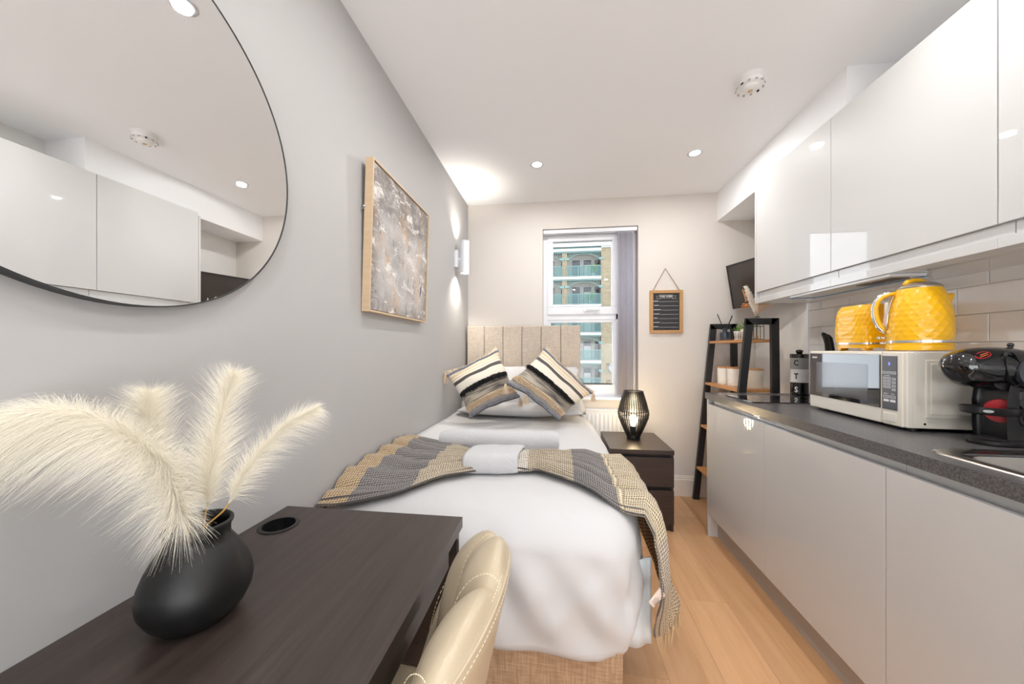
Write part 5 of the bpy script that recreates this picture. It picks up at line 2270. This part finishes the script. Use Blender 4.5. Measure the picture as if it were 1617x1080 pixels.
def throw_f(u, v):
    # u along the throw, v across it
    ya, yb = lerp_tab(near_y, u), lerp_tab(far_y, u)
    y = ya + (yb - ya) * v
    L = u * tot_len
    tail = smooth01(u, 0.88, 1.0)
    gather = math.exp(-((u - 0.46) / 0.13) ** 2)
    ph = 2 * PI * (5.2 * v + 0.35 * math.sin(u * 5 + 1)) + 1.1 * math.sin(u * 9)
    edge = min(1, min(v, 1 - v) * 9)
    fold = (abs(math.sin(ph * 0.5)) ** 0.65 * 0.72 + 0.28 * abs(math.sin(ph * 1.1 + 1.3 * math.sin(u * 7))) ** 0.7) * (0.036 + 0.006 * gather) * (0.4 + 0.6 * edge)
    fold += 0.006 * (fbm((u * 14, v * 5, 4.4)) + 0.5) * edge
    fold += 0.020 * gather * math.sin(PI * v)
    if L < top_len:
        x = -0.757 + L
        z = top_z(x, max(y, 1.05)) + 0.012
        k = smooth01(x, 0.12, 0.22)
        z -= 0.020 * k
        dn = Vector((0, 0, 1))
        base = Vector((x, y, z))
    else:
        e = (L - top_len) / 0.46
        pth = [(0.22, top_z(0.22, max(y, 1.05)) - 0.008)] + side_path
        k = e * (len(pth) - 1)
        i = min(len(pth) - 2, int(k))
        f = k - i
        a, b = pth[i], pth[i + 1]
        x = a[0] + (b[0] - a[0]) * f
        z = a[1] + (b[1] - a[1]) * f
        out = 1 - smooth01(e, 0.1, 0.5)
        dn = Vector((1 - 0.5 * out, 0, 0.2 + 0.8 * out)).normalized()
        near_corner = (1 - smooth01(y, 1.06, 1.30)) * 0.045
        base = Vector((x - near_corner * min(1, e * 3), y, z - 0.05 * (1 - smooth01(y, 1.05, 1.2)) * (1 - e) - 0.03 * tail * (v - 0.2)))
    base.x += tail * (v - 0.35) * 0.085
    return base + dn * fold


th = thing('throw_blanket', 'beige and grey woven throw gathered across the bed with a fringe', 'throw', (0, 1.4, 0.7))
gridmesh('cloth', throw_f, 200, 90, 'throw_cloth', th, solid=0.004)
items = []
for k in range(90):
    v = 0.02 + 0.96 * k / 89
    p = throw_f(1.0, v) - origin(th)
    L = random.uniform(0.045, 0.075)
    sx = random.uniform(-0.008, 0.012)
    items.append(([p, p + Vector((sx * .4, random.uniform(-.004, .004), -L * .5)), p + Vector((sx, random.uniform(-.008, .008), -L))], 0.0016))
fr = strands('fringe', 'throw_fringe', th, items, 0)
# care tag near the hanging end
tg = [ray(1023.7, 951, 1.035), ray(1042, 927, 1.045), ray(1051, 941, 1.05), ray(1032.6, 960, 1.04)]


def tag_f(u, v, lift=0.0):
    p = (tg[0] * (1 - u) + tg[1] * u) * (1 - v) + (tg[3] * (1 - u) + tg[2] * u) * v
    return p + Vector((0.002, -0.006, 0)) * math.sin(v * PI) + Vector((0, -lift, 0))


o = gridmesh('care_tag', tag_f, 8, 6, 'care_tag', th, solid=0.0006)
for k in range(6):
    bm = bmesh.new()
    v = 0.2 + 0.12 * k
    cyl(bm, tag_f(0.15, v, 0.0008), tag_f(0.5 + 0.06 * (k % 3), v, 0.0008), 0.0006, 4)
    ob('printed_line', bm, 'tag_print', o)

# towel band around the gathered throw
tb_ = thing('folded_towel_band', 'white towel wrapped around the gathered middle of the throw', 'towel', (-0.257, 1.45, 0.70))


def band_f(u, v):
    a = 2 * PI * u
    c, s = math.cos(a), math.sin(a)
    e = 0.62
    yy = 0.092 * math.copysign(abs(c) ** e, c)
    zz = 0.040 * math.copysign(abs(s) ** e, s)
    vv = 2 * v - 1
    sh = 1 - 0.10 * abs(vv) ** 6
    x = -0.257 + 0.108 * vv + 0.010 * yy / 0.1
    return Vector((x, 1.455 + yy * sh + 0.012 * vv, top_z(-0.25, 1.45) + 0.042 + zz * sh * (1.0 if s > 0 else 1.0) + 0.003 * fbm((a * 2, v * 4, 1))))


gridmesh('band', band_f, 48, 20, 'towel', tb_, solid=0.012)

# ---------------------------------------------------------------- desk
dk = thing('desk', 'dark brown wood desk against the grey wall at lower left', 'desk', (-0.51, 0.3, 0))
DX0, DX1, DY0, DY1, DZ = XL + 0.002, -0.252, -0.50, 0.911, 0.732
gx, gy, gr = -0.703, 0.808, 0.039
# desktop with a round hole: grid of quads around the hole
bm = bmesh.new()
N = 48
hole_t = [bm.verts.new((gx + gr * math.cos(2 * PI * k / N), gy + gr * math.sin(2 * PI * k / N), DZ)) for k in range(N)]
hole_b = [bm.verts.new((v.co.x, v.co.y, DZ - 0.028)) for v in hole_t]
q0, q1, r0, r1 = gx - 0.055, gx + 0.055, gy - 0.055, gy + 0.055


def sqpt(k):
    a = 2 * PI * k / N
    c, s = math.cos(a), math.sin(a)
    m_ = max(abs(c), abs(s))
    return gx + 0.055 * c / m_, gy + 0.055 * s / m_


sq_t = [bm.verts.new((*sqpt(k), DZ)) for k in range(N)]
sq_b = [bm.verts.new((*sqpt(k), DZ - 0.028)) for k in range(N)]
for k in range(N):
    k2 = (k + 1) % N
    bm.faces.new((hole_t[k], hole_t[k2], sq_t[k2], sq_t[k]))
    bm.faces.new((hole_b[k], hole_b[k2], sq_b[k2], sq_b[k]))
    bm.faces.new((hole_t[k], hole_t[k2], hole_b[k2], hole_b[k]))
b2 = bmesh.new()
for a in ((DX0, q0, DY0, DY1), (q1, DX1, DY0, DY1), (q0, q1, DY0, r0), (q0, q1, r1, DY1)):
    box(bm, a[0], a[1], a[2], a[3], DZ - 0.028, DZ)
b2.free()
ob('desktop', bm, 'desk_wood', dk)
ob('edge_strip', B(DX1, DX1 + 0.0012, DY0, DY1, DZ - 0.027, DZ + 0.0004), 'desk_wood', dk)
ob('side_panel', B(DX0, DX1 - 0.008, DY1 - 0.022, DY1 - 0.002, 0, DZ - 0.0285), 'desk_wood', dk)
ob('side_panel', B(DX0, DX1 - 0.008, DY0 + 0.002, DY0 + 0.022, 0, DZ - 0.0285), 'desk_wood', dk)
ob('back_panel', B(DX0 + 0.05, DX0 + 0.066, DY0 + 0.022, DY1 - 0.022, 0.30, DZ - 0.0285), 'desk_wood', dk)
ob('apron', B(DX1 - 0.035, DX1 - 0.018, DY0 + 0.022, DY1 - 0.06, DZ - 0.10, DZ - 0.0285), 'desk_wood', dk)
ob('slot', B(DX1 - 0.010, DX1 - 0.0070, DY1 - 0.017, DY1 - 0.010, DZ - 0.095, DZ - 0.055), 'dark_hole', dk)
bm = bmesh.new()
lathe(bm, [(0.0455, 0.0), (0.046, 0.0015), (0.043, 0.003), (0.037, 0.0025), (0.0365, -0.028), (0.0355, -0.03)], 48, (gx, gy, DZ), cap=False)
g_ = ob('cable_grommet', bm, 'black_plastic', dk, auto=40)
bm = bmesh.new()
lathe(bm, [(0.0365, -0.06), (0.0001, -0.06)], 32, (gx, gy, DZ), cap=False)
lathe(bm, [(0.0365, -0.06), (0.0365, -0.03)], 32, (gx, gy, DZ), cap=False)
ob('cable_cup', bm, 'dark_hole', g_)

# ---------------------------------------------------------------- vase with pampas
VX, VY = -0.597, 0.514
vz = thing('vase', 'matt black round vase on the desk holding the pampas', 'vase', (VX, VY, DZ + 0.0004))
vp = [(0.0001, 0.0), (0.040, 0.0), (0.050, 0.004), (0.064, 0.020), (0.0735, 0.040), (0.0755, 0.056), (0.073, 0.074), (0.066, 0.094), (0.056, 0.114), (0.0475, 0.127), (0.0435, 0.134), (0.0435, 0.148), (0.046, 0.153), (0.0475, 0.156),
      (0.0475, 0.160), (0.045, 0.1625), (0.042, 0.160), (0.0405, 0.15), (0.0405, 0.134), (0.052, 0.112), (0.066, 0.08), (0.070, 0.055), (0.060, 0.02), (0.03, 0.008), (0.0001, 0.008)]
vp = [(r, z * 0.99) for r, z in vp]
bm = bmesh.new()
lathe(bm, vp, 72, cap=False)
ob('body', bm, 'vase_black', vz, local=True, smooth=True)


def catmull(P, n):
    P = [Vector(p) for p in P]
    P = [P[0] * 2 - P[1]] + P + [P[-1] * 2 - P[-2]]
    out = []
    for i in range(1, len(P) - 2):
        for k in range(n):
            t = k / n
            a, b, c, d_ = P[i - 1], P[i], P[i + 1], P[i + 2]
            out.append(0.5 * ((2 * b) + (c - a) * t + (2 * a - 5 * b + 4 * c - d_) * t * t + (-a + 3 * b - 3 * c + d_) * t ** 3))
    out.append(P[-2])
    return out


def pampas(label, spine, n, L, droop, flare, start=0.12, w0=0.00030, taper=0.35):
    base = Vector(spine[0])
    t = thing('pampas_plume', label, 'dried grass', tuple(base), group='cream pampas plumes in the black vase')
    path = catmull(spine, 12)
    N_ = len(path)
    bm = bmesh.new()
    low = Vector((VX + (base.x - VX) * 0.15, VY + (base.y - VY) * 0.15, DZ + 0.012))
    tube(bm, [low, low.lerp(base, 0.5)] + path[:int(N_ * 0.9)], 0.0013, 6)
    ob('stem', bm, 'pampas_stem', t, smooth=True)
    items = []
    for _ in range(n):
        s = start + (1 - start) * random.random() ** 0.92
        k = s * (N_ - 1)
        i = min(N_ - 2, int(k))
        p = path[i].lerp(path[i + 1], k - i)
        tg = (path[min(N_ - 1, i + 3)] - path[max(0, i - 2)]).normalized()
        r = Vector((random.gauss(0, 1), random.gauss(0, 1), random.gauss(0, 1)))
        r = (r - tg * r.dot(tg)).normalized()
        ls_ = lerp_tab([(0, .35), (0.2, .75), (0.5, 1.0), (0.8, .85), (1, taper)], s) * L * random.uniform(0.45, 1.05)
        fl = flare * random.uniform(0.55, 1.25)
        d0 = (tg * 1.0 + r * fl * 0.35).normalized()
        d1 = (tg * 0.75 + r * fl).normalized()
        dr = Vector((0, 0, -1)) * droop * ls_
        jit = Vector((random.gauss(0, 1), random.gauss(0, 1), random.gauss(0, 1))) * ls_ * 0.03
        q = [p, p + d0 * ls_ * 0.3, p + d0 * ls_ * 0.25 + d1 * ls_ * 0.36 + dr * 0.32 + jit * 0.5, p + d0 * ls_ * 0.25 + d1 * ls_ * 0.72 + dr * 1.0 + jit]
        for qq in q:
            if qq.x < XL + 0.002:
                qq.x = XL + 0.002 + random.random() * 0.002
        items.append(([a - base for a in q], w0))
    strands('plume', 'pampas', t, items, 0)


pampas('slender pampas plume leaning right over the desk', [(-0.570, 0.505, 0.893), (-0.530, 0.500, 0.925), (-0.517, 0.508, 0.960), (-0.499, 0.526, 1.002), (-0.463, 0.545, 1.048), (-0.425, 0.565, 1.075)], 3600, 0.088, 0.30, 0.62, start=0.22, w0=0.00022)
pampas('upright pampas plume standing tallest in the middle', [(-0.583, 0.512, 0.893), (-0.565, 0.500, 0.925), (-0.560, 0.497, 0.960), (-0.557, 0.503, 1.010), (-0.550, 0.514, 1.085), (-0.540, 0.524, 1.135)], 5000, 0.095, 0.06, 0.72, start=0.16, w0=0.00022)
pampas('pampas plume fanned upward at left of the tallest one', [(-0.605, 0.505, 0.893), (-0.592, 0.486, 0.925), (-0.602, 0.479, 0.970), (-0.628, 0.474, 1.020), (-0.645, 0.478, 1.065), (-0.652, 0.484, 1.105)], 5500, 0.100, 0.10, 0.95, start=0.1, w0=0.00022)
pampas('long drooping pampas plume arching to the far left', [(-0.600, 0.496, 0.893), (-0.575, 0.468, 0.925), (-0.580, 0.452, 0.990), (-0.598, 0.432, 1.040), (-0.632, 0.415, 1.072), (-0.664, 0.400, 1.088), (-0.692, 0.387, 1.090)], 10500, 0.135, 0.55, 0.95, start=0.08, taper=0.75, w0=0.00022)

# ---------------------------------------------------------------- chair
ch = thing('desk_chair', 'cream leather tub chair with stitched channels pushed up to the desk', 'chair', (-0.334, 0.53, 0))
CC = Vector((-0.342, 0.520))
PH0 = math.radians(5)


def rim_z(a):
    return 0.868 - (0.22 if a > 0 else 0.06) * min(1.0, abs(a) / math.radians(70)) ** 1.8 - 0.30 * (smooth01(a, math.radians(40), math.radians(64)) if a > 0 else smooth01(-a, math.radians(58), math.radians(84)))


def shell_f(th_a, t, side):
    """th_a angle from apex, t 0..1 bottom to rim, side 0 inner 1 outer (half loop) -> point; cross-section param w 0..1 around"""
    pass


def chair_section(a, w_, pad=0.0):
    """closed cross-section at angle a; w_ 0..1 : inner bottom -> inner top -> rim -> outer top -> outer bottom"""
    zt = rim_z(a)
    zb = 0.50
    ang = a + PH0
    R0 = 0.247
    lean = lambda z: (z - 0.86) * 0.20      # reclines: bottom further in
    prof_ = [(0.0, -0.030, zb), (0.30, -0.040, zb + (zt - zb) * 0.55), (0.46, -0.036, zt - 0.052), (0.53, -0.024, zt - 0.018), (0.60, -0.004, zt - 0.002), (0.68, 0.018, zt - 0.010), (0.74, 0.027, zt - 0.028), (0.84, 0.026, zt - 0.10), (1.0, 0.022, zb)]
    for i_ in range(len(prof_) - 1):
        if w_ <= prof_[i_ + 1][0] + 1e-9:
            break
    A_, B_ = prof_[i_], prof_[i_ + 1]
    Z_ = prof_[max(0, i_ - 1)]
    C_ = prof_[min(len(prof_) - 1, i_ + 2)]
    f = (w_ - A_[0]) / (B_[0] - A_[0])
    h = B_[0] - A_[0]

    def herm(q):
        ma = (B_[q] - Z_[q]) / max(1e-6, B_[0] - Z_[0]) * h
        mb = (C_[q] - A_[q]) / max(1e-6, C_[0] - A_[0]) * h
        return (2 * f ** 3 - 3 * f * f + 1) * A_[q] + (f ** 3 - 2 * f * f + f) * ma + (-2 * f ** 3 + 3 * f * f) * B_[q] + (f ** 3 - f * f) * mb
    r, z = herm(1), herm(2)
    padk = 1.0 if w_ < 0.70 else 0.0
    if w_ < 0.70:
        an_ = smooth01(w_, 0.42, 0.62) * PI / 2
        nr, nz = -math.cos(an_), math.sin(an_)
        pad = pad * (1 - smooth01(w_, 0.64, 0.70))
        r += nr * pad
        z += nz * pad
    rr = (R0 + lean(z)) * (1 + (0.13 * (a / 0.82) ** 2 if a < 0 else 0)) + r
    return Vector((CC.x + rr * math.cos(ang), CC.y + rr * math.sin(ang), z))


def channel(a0, a1, name='channel'):
    nu, nv = 16, 60

    def f(u, v):
        a = a0 + (a1 - a0) * u
        e = 2 * u - 1
        pad = 0.021 * (1 - abs(e) ** 2.4) - 0.009
        return chair_section(a, v * 0.70, pad)
    o = gridmesh(name, f, nu, nv, 'leather', ch)
    return o


d_ = math.radians
bounds = [d_(-78), d_(-47), d_(-16), d_(15), d_(44), d_(61)]
for a, b in zip(bounds, bounds[1:]):
    channel(a, b)


def outer(u, v):
    a = bounds[0] + (bounds[-1] - bounds[0]) * u
    return chair_section(a, 0.70 + 0.30 * v)


gridmesh('outer_shell', outer, 60, 24, 'leather', ch, label='smooth outer back of the chair')
# end caps of the shell
for a in (bounds[0], bounds[-1]):
    bm = bmesh.new()
    ring = [bm.verts.new(chair_section(a, k / 40, -0.005)) for k in range(41)]
    bm.faces.new(ring)
    ob('end_cap', bm, 'leather', ch)
# stitching: dashes along the two seams and along the channel grooves


def stitches(fn, n, r=0.0006):
    bm = bmesh.new()
    for k in range(n):
        p, q = fn((k + 0.15) / n), fn((k + 0.75) / n)
        if (p - q).length > 1e-5:
            cyl(bm, p, q, r, 5)
    return bm


span = bounds[-1] - bounds[0]
for wv, dr in ((0.675, 0.0012), (0.735, 0.0010)):
    bm = stitches(lambda s: chair_section(bounds[0] + span * s, wv, 0.0) + Vector((0.0, 0, 0.0012)), 110)
    ob('stitching', bm, 'fine_stitch', ch)
bm = bmesh.new()
tube(bm, [chair_section(bounds[0] + span * s / 80, 0.705, 0.0) for s in range(81)], 0.0022, 6)
ob('seam', bm, 'leather', ch, smooth=True)
for b in bounds[1:-1]:
    for off in (0.022,):
        bm = stitches(lambda s: chair_section(b + off, 0.36 + 0.31 * s, 0.0060), 22)
        ob('stitching', bm, 'fine_stitch', ch)
# seat, column and base
bm = bmesh.new()
lathe(bm, [(0.0001, 0.425), (0.19, 0.43), (0.215, 0.45), (0.215, 0.485), (0.19, 0.502), (0.0001, 0.505)], 40, (CC.x, CC.y, 0))
ob('seat', bm, 'leather', ch, smooth=True)
bm = bmesh.new()
cyl(bm, (CC.x, CC.y, 0.03), (CC.x, CC.y, 0.43), 0.026, 20)
ob('column', bm, 'chrome', ch)
bm = bmesh.new()
lathe(bm, [(0.20, 0.0), (0.205, 0.006), (0.19, 0.012), (0.05, 0.03), (0.03, 0.05), (0.0001, 0.05)], 48, (CC.x, CC.y, 0))
ob('foot', bm, 'chrome', ch, smooth=True)

# ---------------------------------------------------------------- outside: flats across the street
FYD = 38.0
fl = thing('apartment_building', 'yellow brick flats with green arched balconies across the street', 'building', (2, FYD, 0))


def F(name, x0, x1, y0, y1, z0, z1, m, par=None, **k):
    return ob(name, B(x0, x1, FYD + y0, FYD + y1, z0, z1), m, par or fl, **k)


storey = 2.985
slabs = [8.93 + storey * k for k in (-4, -3, -2, -1, 0, 1)]
F('wall', -8, 16, 1.6, 1.9, -8, 14.5, 'render_cream')
F('brick_wall', 4.66, 16, 0, 1.9, -8, 11.95, 'yellow_brick')
F('parapet', -8, 16, -0.25, 1.9, 12.1, 12.9, 'ext_white')
F('cornice', 4.66, 16, -0.1, 0.2, 11.95, 12.3, 'plinth')
F('roof', -8, 16, 0.2, 6.0, 12.9, 14.6, 'print_black')
for pxx in (-4.6, 0.55):
    F('pillar', pxx, pxx + 0.52, 0, 0.5, -8, 12.1, 'yellow_brick')
for sz in slabs:
    F('balcony_slab', -8, 4.66, -0.15, 1.6, sz - 0.28, sz, 'ext_white')
    F('balcony_beam', -8, 4.66, -0.05, 0.15, sz - 0.42, sz - 0.28, 'teal_metal')
    # glazed doors at the back of the balcony
    for bx in (-4.1, 1.07):
        for q, (wx, ww, mm) in enumerate(((0.62, 0.85, 'ext_dark'), (1.85, 0.85, 'ext_dark'), (3.05, 0.75, 'ext_dark'), (-0.6, 0.5, 'ext_dark'))):
            wdw = F('window', bx + wx - 0.08, bx + wx + ww + 0.08, 1.5, 1.62, sz, sz + 2.2, 'ext_white')
            F('glass_pane', bx + wx, bx + wx + ww, 1.46, 1.52, sz + 0.1, sz + 2.12, mm, wdw)
            if q == 1:
                F('blind', bx + wx + 0.06, bx + wx + ww - 0.06, 1.43, 1.465, sz + 0.1, sz + 1.55, 'ext_white', wdw)
        # railing
        x0_, x1_ = (bx + 0.0, bx + 3.58) if bx > 0 else (bx - 3, bx + 4.65)
        F('rail', x0_, x1_, -0.1, -0.03, sz + 1.08, sz + 1.15, 'teal_metal')
        F('rail', x0_, x1_, -0.1, -0.03, sz + 0.05, sz + 0.10, 'teal_metal')
        F('balcony_glass', x0_, x1_, -0.08, -0.05, sz + 0.1, sz + 1.08, 'balcony_glass')
        for q in range(4):
            xx = x0_ + (x1_ - x0_) * q / 3 - 0.03
            F('post', xx, xx + 0.06, -0.1, -0.03, sz, sz + 1.1, 'teal_metal')
    # arches
    for (ax0, ax1) in ((1.07, 4.66), (-4.08, 0.55)):
        bm = bmesh.new()
        n = 20
        zt = sz + storey - 0.42
        lo, up_ = [], []
        for k in range(n + 1):
            s = k / n
            xx = ax0 + (ax1 - ax0) * s
            zz = zt - 0.10 - 0.75 * (abs(2 * s - 1) ** 2.6)
            lo.append(xx)
            a = [(xx, zz - 0.06), (xx, zz)]
            up_.append(a)
        for k in range(n):
            for y in (0,):
                p = [(up_[k][0]), (up_[k + 1][0]), (up_[k + 1][1]), (up_[k][1])]
                v = [bm.verts.new((q[0], FYD + 0.02, q[1])) for q in p] + [bm.verts.new((q[0], FYD + 0.12, q[1])) for q in p]
                for f_ in ((0, 1, 2, 3), (7, 6, 5, 4), (0, 4, 5, 1), (3, 2, 6, 7)):
                    bm.faces.new([v[i] for i in f_])
        # lattice verticals between arch and beam
        for k in range(n + 1):
            xx, zz = up_[k][1]
            if zt - zz > 0.15:
                box(bm, xx - 0.02, xx + 0.02, FYD + 0.04, FYD + 0.09, zz, zt)
        ob('arch', bm, 'teal_metal', fl)
        for xx in (ax0, ax1):
            F('arch_bracket', xx - 0.22, xx + 0.22, -0.06, 0.3, sz + 1.78, sz + 2.02, 'teal_metal')
bm = bmesh.new()
cyl(bm, (6.0, FYD - 0.5, -0.75), (6.0, FYD - 0.42, -0.72), 0.62, 28)
cyl(bm, (6.0, FYD - 0.45, -0.75), (6.0, FYD, -0.9), 0.05)
ob('satellite_dish', bm, 'dish', fl)
for (px_, pz_) in ((3.55, slabs[3]), (3.9, slabs[4])):
    bm = bmesh.new()
    cyl(bm, (px_, FYD + 0.5, pz_), (px_, FYD + 0.5, pz_ + 0.45), 0.2, 12, 0.26)
    po_ = ob('plant_pot', bm, 'ext_white', fl)
    items = []
    for _ in range(140):
        a = random.uniform(0, 2 * PI)
        d = Vector((math.cos(a) * random.uniform(0.2, 0.8), math.sin(a) * 0.4, random.uniform(0.6, 1.3)))
        p = Vector((px_, FYD + 0.5, pz_ + 0.4)) - origin(fl)
        items.append(([p, p + d * 0.5, p + d * 0.9 - Vector((0, 0, 0.15))], 0.05))
    strands('foliage', 'leaf', po_, items, 0)
mat('street', srgb(110, 110, 112), 0.9)
tag(ob('ground', B(-60, 60, 4, 80, -8.4, -8.0), 'street'), 'grey street surface below the flats', 'ground', kind='structure')
